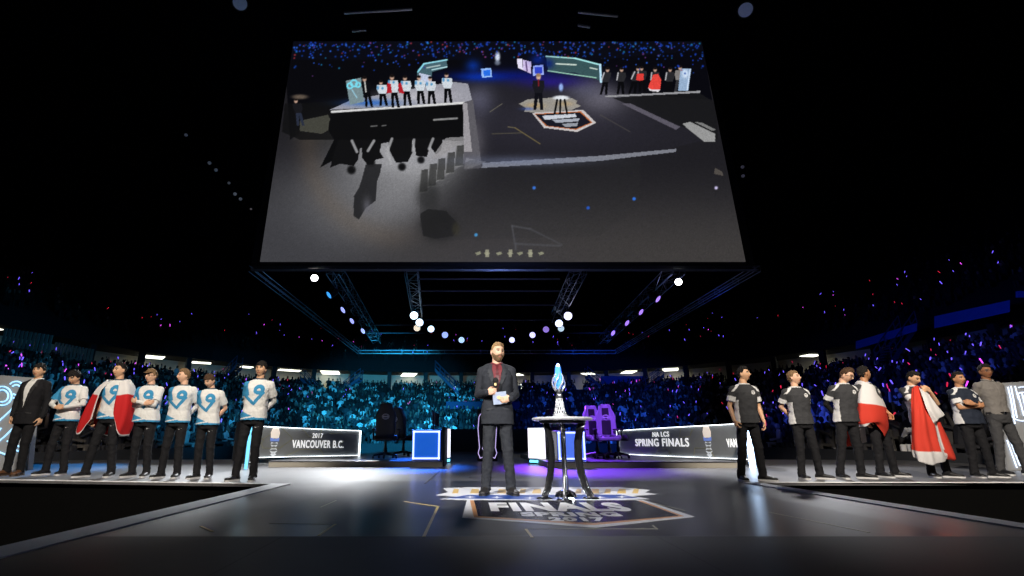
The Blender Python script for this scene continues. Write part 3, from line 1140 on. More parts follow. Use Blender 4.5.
def led_wall(label, plan, h0, h1, texts, emblem_s, side, zb=ZP, end='blue', lines=(), smin=.4):
    """plan points; texts: list (string, s0, s1, zf0, zf1); s as arc fraction"""
    pts = curve_pts(plan, 72)
    cum = [0]
    for i in range(1, len(pts)): cum.append(cum[-1] + (pts[i] - pts[i - 1]).length)
    T = cum[-1]
    o = pts[len(pts) // 2].copy()
    root = thing('banner_wall', label, 'banner wall', o)

    def P(sf, off=0.0):
        q = max(0, min(1, sf)) * T
        i = max(0, min(len(pts) - 2, int(np.searchsorted(cum, q)) - 1))
        f = (q - cum[i]) / max(1e-6, cum[i + 1] - cum[i])
        p = pts[i].lerp(pts[i + 1], f)
        t = (pts[min(i + 2, len(pts) - 1)] - pts[max(i - 1, 0)]).normalized()
        n = Vector((t.y, -t.x, 0)) * side
        if sf > 1: p = p + t * (sf - 1) * T
        if sf < 0: p = p + t * sf * T
        return p + n * off - o

    hh = lambda sf: h0 + (h1 - h0) * sf
    ss = np.linspace(smin, 1, 80)
    pp = np.array([tuple(P(q) + o + Vector((0, 0, .45))) for q in ss])
    pxs = project(pp)[0]
    if pxs[-1] > pxs[0]:
        s_of = lambda x: float(np.interp(x, pxs, ss))
    else:
        s_of = lambda x: float(np.interp(-x, -pxs, ss))

    def strip(name, s0, s1, z0, z1, off0, off1, m, n=60):
        b = MB()
        vs = []
        fs = []
        for i in range(n + 1):
            sf = s0 + (s1 - s0) * i / n
            a, c = P(sf, off0), P(sf, off1)
            zz0, zz1 = zb + z0 * hh(sf), zb + z1 * hh(sf)
            vs += [(a.x, a.y, zz0), (c.x, c.y, zz0), (c.x, c.y, zz1), (a.x, a.y, zz1)]
            if i:
                k = 4 * (i - 1)
                for j in range(4):
                    j2 = (j + 1) % 4
                    fs.append((k + j, k + j2, k + 4 + j2, k + 4 + j))
        fs += [(0, 1, 2, 3), (4 * n, 4 * n + 1, 4 * n + 2, 4 * n + 3)]
        b.add(vs, fs)
        return b.build(name, m, root)

    strip('panel', 0, 1, .0, 1.0, -.10, 0, M_PANEL)
    strip('light_strip', 0.0, 1.0, .985, 1.0, .0, .030, M_STRIP)
    strip('back_cover', 0.0, 1.0, .0, 1.0, -.118, -.101, M_BLACK)
    strip('top_cap', 0.0, 1.0, 1.001, 1.012, -.10, .032, M_CASE)
    strip('light_strip', 0.0, 1.0, .0, .010, .002, .030, M_STRIP)
    strip('end_post', 0.994, 1.0, 0.0, 1.0, -.1, .03, M_STRIP, 2)
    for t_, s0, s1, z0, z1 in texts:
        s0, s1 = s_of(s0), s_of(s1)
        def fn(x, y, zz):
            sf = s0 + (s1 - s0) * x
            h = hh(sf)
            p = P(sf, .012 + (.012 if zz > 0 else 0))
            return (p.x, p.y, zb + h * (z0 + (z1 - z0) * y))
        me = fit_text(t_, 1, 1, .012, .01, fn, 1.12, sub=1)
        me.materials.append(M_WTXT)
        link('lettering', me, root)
    # ochre outline pattern
    b = MB()
    for poly in lines:
        q = []
        for sf, zf in poly:
            p = P(sf, .006)
            q.append(Vector((p.x, p.y, zb + hh(sf) * zf)))
        b.tube(q, .0065, 5)
    if lines: b.build('outline_pattern', M_OCH, root)
    # trophy print, given emission of its own so it reads lit
    if emblem_s is not None:
        emblem_s = s_of(emblem_s)
        def ep(poly, off, m, name):
            b = MB()
            vs = []
            for dz in (off, off + .004):
                for x, z in poly:
                    sf = emblem_s + x / T
                    p = P(sf, dz)
                    vs.append((p.x, p.y, zb + hh(sf) * z))
            n = len(poly)
            b.add(vs, [tuple(range(n)), tuple(range(n, 2 * n))] + [(i, (i + 1) % n, n + (i + 1) % n, n + i) for i in range(n)])
            return b.build(name, m, root)
        ep([(-.11, .62), (.11, .62), (.13, .80), (.08, .97), (-.08, .97), (-.13, .80)], .006, mat('emblem_cream_glow', (.75, .66, .58), .5, emit=(.9, .8, .7), strength=.45), 'print_cap')
        ep([(-.12, .52), (.12, .52), (.13, .64), (.0, .60), (-.13, .64)], .011, mat('emblem_blue_glow', (.16, .26, .62), .5, emit=(.2, .3, .8), strength=.35), 'print_band')
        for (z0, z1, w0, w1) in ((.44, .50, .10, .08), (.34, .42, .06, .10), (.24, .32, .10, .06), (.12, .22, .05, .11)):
            ep([(-w0, z0), (-w0 * .3, z0 + .02), (w0 * .3, z0 + .02), (w0, z0), (w1, z1), (w1 * .3, z1 - .03), (-w1 * .3, z1 - .03), (-w1, z1)], .006, mat('emblem_silver_glow', (.6, .63, .66), .4, emit=(.7, .75, .8), strength=.35), 'print_figure')
        ep([(-.09, .10), (-.02, .03), (.02, .03), (.09, .10), (.03, .13), (-.03, .13)], .008, mat('emblem_silver_glow'), 'print_figure')
    # lit end face nearest the camera
    b = MB()
    a, c = (P(0, -.10), P(0, .02)) if end == 'blue' else (P(0, -.10), P(0, -.04))
    d = (P(0.02, 0) - P(0, 0)).normalized() * .03
    z1 = zb + hh(0) * 1.05
    vs = []
    for q in (a - d, c - d, c, a):
        vs += [(q.x, q.y, 0.0), (q.x, q.y, z1)]
    b.add(vs, [(0, 2, 3, 1), (2, 4, 5, 3), (4, 6, 7, 5), (6, 0, 1, 7), (1, 3, 5, 7), (0, 6, 4, 2)])
    b.build('end_panel', M_ENDBLUE if end == 'blue' else M_ENDCYAN, root)
    return root, P


def plan_pt(px, py, z=ZP):
    g = ground(px, py, z)
    return (g.x, g.y)


lz = lambda *a: [(x, z) for x, z in a]
linesL = [lz((.60, .98), (.66, .62), (.60, .30), (.52, .30), (.50, .55), (.55, .75)), lz((.63, .02), (.70, .25), (.80, .25), (.82, .02)),
          lz((.70, .98), (.74, .70), (.80, .70), (.80, .98)), lz((.84, .85), (.90, .85), (.93, .6), (.86, .35)), lz((.44, .9), (.52, .55), (.47, .2))]
p_far = plan_pt(359.5, 455.5)
p_mid = plan_pt(268, 458)
wallL, PL = led_wall('curved grey banner wall with lit edges reading 2017 VANCOUVER B.C., left side of stage',
                     [(ground(249, 469).x, ground(249, 469).y), (p_mid[0] - .25, 12.3), (p_mid[0] - .45, 13.4), (p_mid[0] + .7, p_far[1] - .75), p_far],
                     .88, .70, [('2017', 311.5, 322, .66, .84), ('VANCOUVER B.C.', 292, 343.5, .30, .58)], 274, 1, end='cyan', lines=linesL, smin=.45)
q_far = plan_pt(618.5, 454)
q_mid = plan_pt(740, 460)
linesR = [lz((.86, .98), (.90, .62), (.94, .62), (.92, .98)), lz((.70, .98), (.72, .70), (.66, .70), (.62, .98)), lz((.52, .98), (.54, .66), (.48, .66), (.46, .90)),
          lz((.60, .02), (.62, .26), (.68, .26), (.70, .02)), lz((.36, .02), (.38, .3), (.46, .3), (.47, .02)), lz((.78, .02), (.84, .28), (.9, .28))]
wallR, PR = led_wall('curved grey banner wall with lit edges reading NA LCS SPRING FINALS, right side of stage',
                     [(ground(751, 468).x, ground(751, 468).y), (q_mid[0] + .28, 12.4), (q_mid[0] - .10, 13.4), ((q_far[0] + q_mid[0]) / 2 - .15, (q_far[1] + q_mid[1]) / 2 + .6), q_far],
                     .86, .72, [('NA LCS', 654, 670.5, .68, .86), ('SPRING FINALS', 636, 689.5, .34, .62), ('VANC', 727.5, 741, .33, .58)], 708.5, -1, end='blue', lines=linesR, smin=.22)
# ================================================================== desks, chairs, table, trophy and other things
M_BLUEPANEL = mat('blue_lit_panel', (.05, .2, .8), .5, emit=(.008, .095, .52), strength=1.0, vary=.25, nscale=6)
M_LILAC = mat('lilac_led_frame', (.6, .6, 1), .5, emit=(.42, .50, 1.0), strength=2.2)
M_WHITELED = mat('white_led_face', (.95, .95, 1), .5, emit=(.92, .90, 1.0), strength=1.5)
M_CYANLED = mat('cyan_foot_led', (.3, .8, 1), .5, emit=(.15, .65, 1.0), strength=2.5)
M_DESK = mat('desk_black_laminate', (.018, .018, .024), .35)
M_DESKTOP = mat('desk_top_grey', (.25, .27, .32), .35)


def desk(px0, px1, pyb, pyt, label, sd, m_emit, length=3.0):
    """end-on gaming desk: lit square end panel towards the camera"""
    y = ground(px0, pyb, ZP).y
    a, b_ = at(px0, pyb, y), at(px1, pyb, y)
    top = at(px0, pyt, y).z
    r = thing('gaming_desk', label, 'desk', ((a.x + b_.x) / 2, y, ZP))
    w = (b_.x - a.x) / 2
    h = top - ZP
    k = MB()
    k.box((-w, .03, 0), (w, length, h - .04), bevel=.01)
    k.build('carcass', M_DESK, r)
    k = MB()
    k.box((-w - .02, .0, h - .04), (w + .02, length + .02, h), bevel=.008)
    k.build('desktop', M_DESKTOP, r)
    k = MB()
    t = .036
    k.box((-w + .01, -.03, .02), (w - .01, .03, h - .02))
    k.build('end_panel', m_emit, r)
    k = MB()
    for lo, hi in (((-w + .02, -.045, .03), (w - .02, -.028, .03 + t)), ((-w + .02, -.045, h - .03 - t), (w - .02, -.028, h - .03)),
                   ((-w + .02, -.045, .03), (-w + .02 + t, -.028, h - .03)), ((w - .02 - t, -.045, .03), (w - .02, -.028, h - .03))):
        k.box(lo, hi)
    k.build('led_border', M_LILAC, r)
    # monitors and keyboards on the desk are things of their own
    for i in range(3):
        yy = y + .45 + i * .9
        m = thing('monitor', ['thin black gaming monitor seen edge-on on the %s desk, nearest the camera', 'thin black gaming monitor seen edge-on in the middle of the %s desk', 'thin black gaming monitor seen edge-on at the far end of the %s desk'][i] % sd, 'monitor', ((a.x + b_.x) / 2 + (.12 if sd == 'left' else -.12), yy, top))
        k = MB()
        k.box((-.012, -.27, .12), (.012, .27, .44), bevel=.004)
        k.build('screen_housing', M_CASE, m)
        k = MB()
        sgn = -1 if sd == 'left' else 1
        k.box((sgn * .0125, -.255, .135), (sgn * .0155, .255, .425))
        k.build('display', mat('monitor_display_' + sd, (.02, .02, .03), .2, emit=(.10, .22, .5) if sd == 'left' else (.25, .16, .6), strength=.5), m)
        k = MB()
        k.tube([(0, 0, .01), (0, 0, .16)], .014, 8)
        k.box((-.09, -.10, 0), (.09, .10, .012), bevel=.004)
        k.build('stand', M_CASE, m)
    return r, y, top


dL = desk(411.5, 440.5, 460.5, 429.5, 'gaming desk seen end-on with bright blue lit square end panel, left of the host', 'left', M_BLUEPANEL)
dR = desk(558, 586.5, 461, 430.5, 'gaming desk seen end-on with blue lit end panel, behind the round table', 'right', mat('blue_violet_lit_panel', (.1, .15, .8), .5, emit=(.07, .16, .72), strength=1.1, vary=.2, nscale=6))


def fascia(px_a, px_b, pyb, pyt, ya, yb, label):
    """upright white LED board between two plan points"""
    A = at(px_a, pyb, ya)
    B = at(px_b, pyb, yb)
    z1 = at(px_a, pyt, ya).z
    mid = (A + B) / 2
    r = thing('led_board', label, 'LED board', (mid.x, mid.y, 0))
    d = Vector((B.x - A.x, B.y - A.y, 0))
    L = d.length
    d.normalize()
    n = Vector((-d.y, d.x, 0))
    M = Matrix(((d.x, n.x, 0, 0), (d.y, n.y, 0, 0), (0, 0, 1, 0), (0, 0, 0, 1)))
    zb_ = .12
    k = MB()
    k.box((-L / 2 - .02, 0.0, zb_), (L / 2 + .02, .10, z1), M)
    k.build('housing', M_CASE, r)
    k = MB()
    k.box((-L / 2, -.012, zb_ + .015), (L / 2, .0, z1 - .015), M)
    k.build('display', M_WHITELED, r)
    for x in (-L * .36, L * .36):
        k = MB()
        k.box((x - .10, .01, 0), (x + .10, .09, zb_), M)
        k.build('foot', M_CASE, r)
    k = MB()
    k.box((-L / 2 + .03, -.014, .035), (L / 2 - .03, -.004, zb_ - .025), M)
    k.build('foot_light', M_CYANLED, r)
    return r


fascia(529, 546, 461, 427.5, 13.3, 12.9, 'bright white LED board standing on the deck between the host and the right desk')
fascia(445.2, 449.8, 460, 428, 13.3, 13.9, 'narrow bright white LED board right of the left desk')
# dark side wing of left desk
k = MB()
y0 = dL[1]
a = at(441.5, 461, y0)
b_ = at(444.5, 461, y0)
k.box((a.x, y0 - .02, 0), (b_.x, y0 + 2.6, dL[2] + .06), bevel=.008)
o = k.build('desk_screen', M_DESK)
recenter(o, (a.x, y0, 0))
tag(o, 'black upright side screen standing between the blue lit left desk and the white LED board', 'desk screen')


# ---- gaming chair
def gaming_chair(label, loc, rz, color, rough=.45):
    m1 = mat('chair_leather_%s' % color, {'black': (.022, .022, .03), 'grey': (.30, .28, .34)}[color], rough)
    r = thing('gaming_chair', label, 'gaming chair', loc, None, rz)
    # local: chair faces -y
    k = MB()
    rows = [(.50, .20, .00), (.60, .235, .02), (.75, .245, .035), (.90, .235, .05), (1.02, .25, .065), (1.12, .215, .08), (1.22, .155, .09), (1.30, .150, .10), (1.335, .10, .105)]
    vs = []
    n = 10
    for z, w, y in rows:
        ring = []
        for i in range(n + 1):
            u = -1 + 2 * i / n
            ring.append((u * w, .20 + y - .055 * abs(u) ** 3, z))
        for i in range(n, -1, -1):
            u = -1 + 2 * i / n
            ring.append((u * w, .20 + y + .085 - .03 * abs(u) ** 2, z))
        vs += ring
    m = 2 * (n + 1)
    fs = []
    for j in range(len(rows) - 1):
        for i in range(m):
            i2 = (i + 1) % m
            fs.append((j * m + i, j * m + i2, (j + 1) * m + i2, (j + 1) * m + i))
    fs += [tuple(range(m - 1, -1, -1)), tuple((len(rows) - 1) * m + i for i in range(m))]
    k.add(vs, fs)
    k.build('backrest', m1, r, smooth=True)
    k = MB()
    k.box((-.115, .185, .58), (.115, .215, .93), bevel=.012)
    k.box((-.085, .225, 1.06), (.085, .262, 1.24), bevel=.012)
    k.build('centre_panel', mat('chair_panel_black', (.01, .01, .012), .5), r)
    k = MB()
    k.box((-.26, -.27, .42), (.26, .24, .52), bevel=.035)
    k.box((-.28, -.25, .45), (-.19, .20, .56), bevel=.03)
    k.box((.19, -.25, .45), (.28, .20, .56), bevel=.03)
    k.build('seat', m1, r, smooth=True)
    for sx in (-1, 1):
        k = MB()
        k.box((sx * .32 - .045, -.18, .68), (sx * .32 + .045, .10, .715), bevel=.012)
        k.tube([(sx * .32, -.02, .69), (sx * .32, -.02, .48), (sx * .2, -.02, .42)], .022, 8)
        k.build('armrest', M_CASE, r)
    k = MB()
    k.tube([(0, 0, .10), (0, 0, .43)], .03, 12)
    k.tube([(0, 0, .16), (0, 0, .26)], .045, 12)
    k.build('gas_lift', M_CASE, r)
    k = MB()
    for q in range(5):
        a = 2 * PI * q / 5 + .3
        k.tube([(0, 0, .12), (.30 * math.cos(a), .30 * math.sin(a), .075)], [.035, .02], 8)
    k.build('star_base', M_CASE, r)
    for q in range(5):
        a = 2 * PI * q / 5 + .3
        k = MB()
        c = Vector((.30 * math.cos(a), .30 * math.sin(a), .032))
        k.tube([c - Vector((.022, 0, 0)), c + Vector((.022, 0, 0))], .032, 12)
        k.build('castor', M_CASE, r)
    k = MB()       # head patch emblem front and back
    for y, s_ in ((.195, 1), (.392, -1)):
        for rr, t in ((.085, .012), (.06, .008)):
            k.tube([(rr * math.cos(t_), y + .085 * 0, 1.00 + rr * .75 * math.sin(t_)) for t_ in np.linspace(0, 2 * PI, 19)], t * .6, 6, caps=False)
        k.box((-.07, y - .004, .985), (.07, y + .004, 1.01))
    k.build('emblem', mat('chair_emblem_white', (.6, .6, .62), .5), r)
    return r


def chair_at(label, px, pyb, rz, color):
    g = ground(px, pyb, ZP)
    return gaming_chair(label, (g.x, g.y, ZP), rz, color)


chair_at('black gaming chair with pale round emblem, seen from behind left of the blue desk', 385, 458.5, PI + .08, 'black')
chair_at('black gaming chair partly hidden behind the blue lit left desk', 403, 456.0, PI - .6, 'black')
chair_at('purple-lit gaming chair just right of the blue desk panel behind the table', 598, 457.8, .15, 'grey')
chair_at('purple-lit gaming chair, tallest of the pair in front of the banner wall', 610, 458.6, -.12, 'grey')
chair_at('dark gaming chair turned side-on at the left end of the right banner wall', 619, 458.0, 1.3, 'black')
chair_at('gaming chair in shade behind the white LED board and round table', 551, 455, PI, 'black')

# ---- round table
tb = ground(566, 498.5)
tab = thing('pedestal_table', 'tall round silver-rimmed table with four bowed black and chrome legs beside the host', 'table', tb)
ztop = at(562, 417.5, tb.y).z
Rt = 30.0 * (at(563, 418, tb.y).y * cp + (ztop - HC) * sp) / F
k = MB()
k.lathe([(.02, ztop - .035), (Rt - .03, ztop - .035), (Rt - .006, ztop - .028), (Rt, ztop - .016), (Rt - .006, ztop - .004), (Rt - .03, ztop), (.02, ztop)], 64)
k.build('tabletop', mat('tabletop_silver', (.72, .72, .74), .3, .35), tab, smooth='angle')
k = MB()
k.lathe([(.12, ztop - .065), (.25, ztop - .065), (.26, ztop - .036), (.10, ztop - .036)], 48)
k.build('underside_plate', M_CASE, tab)
for i, a in enumerate((-2.75, -1.80, -.28, 1.30)):
    d = Vector((math.cos(a), math.sin(a), 0))
    side_ = Vector((-d.y, d.x, 0))
    rr = [(.215, ztop - .06), (.190, ztop - .12), (.160, ztop - .26), (.155, ztop - .42), (.175, ztop - .58), (.215, ztop - .73), (.250, .05), (.262, .012)]
    pts = [d * r_ + Vector((0, 0, z)) for r_, z in rr]
    lg = MB()
    w = .030
    for off, wid, nm, m_, par in ((0, .034, 'leg', M_BLACK, tab),):
        lg.tube(pts, wid, 16, flat=(1.0, .45), up=d)
    leg = lg.build('leg', mat('leg_gloss_black', (.012, .012, .013), .18), tab, smooth=True)
    lg = MB()
    for sg in (-1, 1):
        lg.tube([p + d * sg * .034 for p in pts], .009, 8)
    lg.build('edge_trim', M_CHROME, leg, smooth=True)
    lg = MB()
    c = d * .262
    lg.lathe([(.085, 0), (.088, .008), (.075, .022), (.02, .03)], 28, c=c)
    lg.build('foot_disc', M_CHROME, leg, smooth='angle')
k = MB()
k.lathe([(.11, .0), (.12, .02), (.10, .06), (.05, .085), (.0001, .09)], 36)
k.build('base_hub', M_CHROME, tab, smooth='angle')
up = MB()
up.sphere((0, 0, .0), (.030, .030, .012), 16, 8)
o = up.build('uplight', mat('uplight_glow', (1, 1, 1), .5, emit=(.9, .97, 1), strength=14))
o.location = tb + Vector((.02, -.20, .018))
tag(o, 'small glowing white uplight on the floor between the table legs', 'lamp')

# ---- trophy
ttop = at(559, 363.5, tb.y - .02).z
th = ttop - ztop
tr_ = thing('trophy', 'tall silver trophy with lattice base and glowing blue crystal on the round table', 'trophy', (at(560, 417, tb.y).x, tb.y - .02, ztop))
q = th / .66
M_SIL = mat('trophy_silver', (.80, .81, .85), .25, .55)
k = MB()
k.lathe([(.098 * q, 0), (.100 * q, .012), (.090 * q, .02), (.088 * q, .03)], 32)
k.build('foot', M_SIL, tr_, smooth='angle')
k = MB()
nseg = 14
def rad(z): return (.084 - .046 * min(1, (z / .21)) ** .8) * q
for i in range(nseg):
    for dr in (1, -1):
        pts = []
        for j in range(11):
            z = .02 + .20 * j / 10
            a = 2 * PI * i / nseg + dr * 1.0 * j / 10
            pts.append((rad(z) * math.cos(a), rad(z) * math.sin(a), z * q))
        k.tube(pts, .0042 * q, 6)
for z in (.03, .075, .12, .165, .22):
    k.tube([(rad(z) * math.cos(a), rad(z) * math.sin(a), z * q) for a in np.linspace(0, 2 * PI, 25)], .006 * q, 6, caps=False)
k.build('lattice_column', M_SIL, tr_, smooth=True)
k = MB()
k.lathe([(.030 * q, .02 * q), (.022 * q, .23 * q)], 16)
k.build('core', mat('trophy_core', (.03, .03, .045), .3, .5), tr_, smooth=True)
k = MB()
k.lathe([(.036 * q, .22 * q), (.046 * q, .24 * q), (.036 * q, .27 * q), (.034 * q, .30 * q), (.050 * q, .325 * q), (.044 * q, .34 * q)], 24)
k.build('collar', mat('trophy_dark_silver', (.25, .25, .28), .25, .8), tr_, smooth=True)
# curling claws that hold the crystal
for i in range(6):
    a0 = 2 * PI * i / 6 + .3
    pts = []
    for j in range(14):
        t = j / 13
        rr_ = (.040 + .044 * math.sin(PI * min(1, t * 1.1)) ** .8 - .016 * t) * q
        a = a0 + 1.7 * t
        pts.append((rr_ * math.cos(a), rr_ * math.sin(a), (.32 + .25 * t) * q))
    k = MB()
    k.tube(pts, [(.014 - .009 * j / 13) * q for j in range(14)], 8)
    k.build('claw', M_SIL, tr_, smooth=True)
k = MB()
k.lathe([(.014 * q, .33 * q), (.044 * q, .40 * q), (.050 * q, .47 * q), (.044 * q, .55 * q), (.036 * q, .61 * q), (.016 * q, .65 * q), (.002 * q, .665 * q)], 7)
k.build('crystal', mat('blue_crystal', (.10, .3, 1), .08, emit=(.04, .22, 1.0), strength=1.6, coat=1), tr_)
k = MB()
k.sphere((0, -.01 * q, .625 * q), (.024 * q, .024 * q, .030 * q), 10, 8)
k.build('crystal_tip', mat('crystal_tip_glow', (.8, 1, 1), .3, emit=(.6, .92, 1), strength=4), tr_)

# ---- outline-lit sign behind the host
sy = 14.6
for sx0, nm in ((487.5, 'violet outlined light sign standing behind the host'),):
    b0 = at(sx0, 455, sy)
    r = thing('light_sign', nm, 'sign', (b0.x, sy, 0))
    hgt = at(sx0, 409, sy).z
    wd = .28
    k = MB()
    k.box((-wd, .02, 0), (wd, .10, hgt), bevel=.02)
    k.build('board', M_BLACK, r)
    k = MB()
    for sg in (-1, 1):
        pts = [(sg * .20, 0, .08), (sg * .26, 0, .22), (sg * .22, 0, .36), (sg * .26, 0, hgt * .62), (sg * .23, 0, hgt * .85), (sg * .12, 0, hgt - .04), (0, 0, hgt - .10)]
        k.tube(pts, .011, 6)
        k.tube([(sg * .20, 0, .08), (sg * .06, 0, .16), (sg * .14, 0, .34), (sg * .08, 0, .5)], .008, 6)
    k.build('outline_tube', mat('violet_outline_light', (.8, .7, 1), .5, emit=(.62, .5, .95), strength=1.0), r)

# ---- team banners at the two wing ends
M_BAN = mat('banner_grey_cloth', (.34, .35, .36), .7, nscale=4)
M_TUBE = mat('ice_blue_light_line', (.6, .85, 1), .5, emit=(.25, .62, 1.0), strength=1.0)
M_TUBEW = mat('white_blue_light_line', (.8, .9, 1), .5, emit=(.62, .75, 1.0), strength=1.1)


def wing_banner(name, label, corners, yb, m_line, strokes, w):
    """board given by photo corners at depth yb (bl, br, tr, tl); strokes in board uv"""
    C = [at(x, y, yb) for x, y in corners]
    o = (C[0] + C[1]) / 2
    r = thing(name, label, 'banner', (o.x, o.y, 0))
    k = MB()
    vs = [c - Vector((o.x, o.y, 0)) for c in C]
    vs[0].z = vs[1].z = 0.0
    vs += [v_ + Vector((0, .12, 0)) for v_ in vs]
    k.add(vs, [(0, 1, 2, 3), (7, 6, 5, 4), (0, 4, 5, 1), (1, 5, 6, 2), (2, 6, 7, 3), (3, 7, 4, 0)])
    k.build('board', M_BAN, r)
    k = MB()
    for st in strokes:
        pts = []
        for x, y in st:
            p = at(x, y, yb) - Vector((o.x, o.y, 0))
            pts.append(p + Vector((0, -.02, 0)))
        k.tube(pts, w, 6)
    k.build('light_emblem', m_line, r)
    return r


yb = 10.6
def arc(cx, cy, r0, a0, a1, n=14, ry=1.0):
    return [(cx + r0 * math.cos(a), cy + r0 * ry * math.sin(a)) for a in np.linspace(a0, a1, n)]
wing_banner('team_banner', 'grey banner board with ice-blue cloud-shaped light emblem at the far left edge', [(-40, 471), (28, 470), (37, 378), (-40, 372)], yb, M_TUBE,
            [arc(17, 390, 8.5, -2.4, 1.9), arc(3, 396, 9.5, -2.8, 1.8), arc(-12, 402, 9, -2.8, 1.8), arc(17, 390, 5, -2.4, 2.2), arc(3, 396, 6, -2.6, 1.8),
             [(-10, 430), (12, 410), (20, 398)], [(-6, 446), (6, 436), (24, 418)], [(0, 452), (10, 456)], [(14, 449), (21, 452)], [(8, 441), (21, 447)], [(2, 428), (-8, 440)]], .016)
wing_banner('team_banner', 'grey banner board with white-blue lettered light emblem at the far right edge', [(1009, 474), (1090, 474), (1080, 378), (1000, 383)], yb, M_TUBEW,
            [[(1007, 387), (1010, 400), (1014, 424)], [(1010, 386), (1016, 418)], [(1014, 386), (1018, 400)], arc(1022, 400, 13, -1.9, -.1), arc(1022, 402, 9.5, -2.2, -.1), [(1017, 394), (1023, 416)], [(1021, 393), (1027, 418)], [(1025, 395), (1030, 416)], arc(1022, 404, 17, 1.3, 2.9),
             [(1006, 440), (1016, 468)], [(1008, 437), (1019, 466)], [(1007, 424), (1012, 430)]], .013)
# ================================================================== who stands where
BLUE = np.array((.045, .27, .50))
WHITE = np.array((.74, .74, .72))


def paint_cloud(v, n, c, arm):
    """white jersey with light-blue ringed emblem, tick and hem wedges"""
    c[:] = WHITE
    X, Y, Z = v[:, 0], v[:, 1], v[:, 2]
    front = n[:, 1] < .25
    B = np.zeros(len(v), bool)
    B |= (X < -.095 - (Z - 1.32) * .35) & (Z > 1.22)                # blue shoulder
    B |= (arm > .80) & (X > 0)
    B |= front & (dseg(X, Z, (.128, 1.262), (.018, 1.100)) < .024)
    B |= front & (dseg(X, Z, (.018, 1.100), (-.145, 1.235)) < .023)
    B |= front & (np.hypot(X - .068, Z - 1.312) < .078)
    B |= front & (Z < 1.00 - .42 * (X + .16)) & (Z > .85) & (X > -.2)
    B |= (Z < .895)
    B |= ~front & (Z < 1.02) & (X < 0)
    W = front & (dseg(X, Z, (-.16, .88), (.10, .925)) < .010)
    for cx_, cz_, r in ((.052, 1.304, .012), (.068, 1.313, .018), (.084, 1.304, .012)):
        W |= front & (np.hypot(X - cx_, Z - cz_) < r)
    c[B] = BLUE
    c[W] = WHITE
    c[(Z > 1.470) & (np.abs(X) < .09)] = (.03, .06, .09)
    return c


def make_paint_dark(base, side, wx=0.0):
    def f(v, n, c, arm):
        c[:] = base
        X, Y, Z = v[:, 0], v[:, 1], v[:, 2]
        W = np.zeros(len(v), bool)
        W |= (np.abs(X) > .150 + wx) & (Z < 1.22) & (np.sign(X) == side) & (arm < 0)
        W |= (np.abs(X) > .168 + wx) & (Z < 1.20) & (arm < 0)
        W |= (arm > .45)
        W |= (np.abs(np.abs(X) - .12 - (1.46 - Z) * .9) < .020) & (Z > 1.36)
        D = (arm > .45) & (arm < .74) & (n[:, 2] > .3) & False
        front = n[:, 1] < .2
        ring = front & (np.hypot(X - .075, Z - 1.335) < .033)
        hole = front & ((dseg(X, Z, (.055, 1.345), (.095, 1.345)) < .004) | (dseg(X, Z, (.075, 1.345), (.075, 1.315)) < .004))
        c[W] = (.70, .70, .70)
        c[D] = base
        c[ring] = (.72, .72, .72)
        c[hole] = base
        c[(Z > 1.470) & (np.abs(X) < .09)] = (.62, .62, .62)
        c[(Z > 1.485) & (np.abs(X) < .09) & (X > 0)] = (.05, .05, .05)
        return c
    return f


DARK = (.045, .046, .050)
NAVY = (.020, .026, .042)
INFO = {}


def place(px, py, ptop, hmax=1.92, hmin=1.66):
    """stand a figure: foot pixel, head-top pixel -> world foot point and height"""
    g = ground(px, py)
    H = at(px, ptop, g.y).z
    if H > hmax or H < hmin:
        T = hmax if H > hmax else hmin
        for _ in range(60):
            H = at(px, ptop, g.y).z
            g.y += (T - H) * 1.5
        d = ray(px, py)
        g.x = d.x * 0 + at(px, CY + 0, g.y).x
        # keep the foot under the given column
        t = project((1.0, g.y, 0))
        g.x = (px - CX) / F * (g.y * cp - HC * sp)
        H = at(px, ptop, g.y).z
    return Vector((g.x, g.y, 0)), H


def suit_extra(shirtc, tiec, lap, vtop=1.50, vbot=1.12, vw=.058, button=True):
    def f(decal, part, finish, fin_pt, A, root, HMc, s):
        decal('dress_shirt', [(-.045, vtop - .01), (-vw, vtop - .06), (-.008, vbot), (.008, vbot), (vw, vtop - .06), (.045, vtop - .01)], .001, .004, mat('dress_shirt_%.2f' % shirtc[0], shirtc, .7, bump=.2))
        if tiec is not None:
            decal('tie', [(-.018, vtop - .025), (-.012, vtop - .055), (-.024, vtop - .25), (0, vbot + .01), (.024, vtop - .25), (.012, vtop - .055), (.018, vtop - .025)], .006, .006, mat('tie_silk', tiec, .4, bump=.1))
        for sx in (-1, 1):
            decal('lapel', [(sx * .050, vtop), (sx * .085, vtop - .02), (sx * .120, vtop - .13), (sx * .092, vtop - .14), (sx * .105, vtop - .165), (sx * .012, vbot - .01), (sx * .003, vbot + .01), (sx * (vw + .002), vtop - .09)], .005, .007, mat('lapel_%.3f' % lap[0], lap, .7))
            k = MB()
            for q in ((sx * .060, vtop - .012), (sx * .062, vtop + .0)):
                pass
            k.tube([Vector((0, -.075, 1.478)) + Vector((sx * .004, 0, 0)), Vector((sx * .045, -.050, 1.492)), Vector((sx * .066, 0.0, 1.508)), Vector((sx * .05, .06, 1.512))], [.012, .016, .015, .012], 8, flat=(1, .5))
            part('collar', finish(k.mesh()), mat('dress_shirt_%.2f' % shirtc[0]))
        if button:
            decal('button', [(math.cos(a) * .009 + .004, vbot - .05 + math.sin(a) * .009) for a in np.linspace(0, 2 * PI, 9)[:-1]], .003, .004, M_BLACK)
        for sx in (-1, 1):
            decal('pocket_flap', [(sx * .06, .965), (sx * .135, .955), (sx * .135, .935), (sx * .06, .945)], .002, .005, mat('lapel_%.3f' % lap[0], lap, .7))
    return f


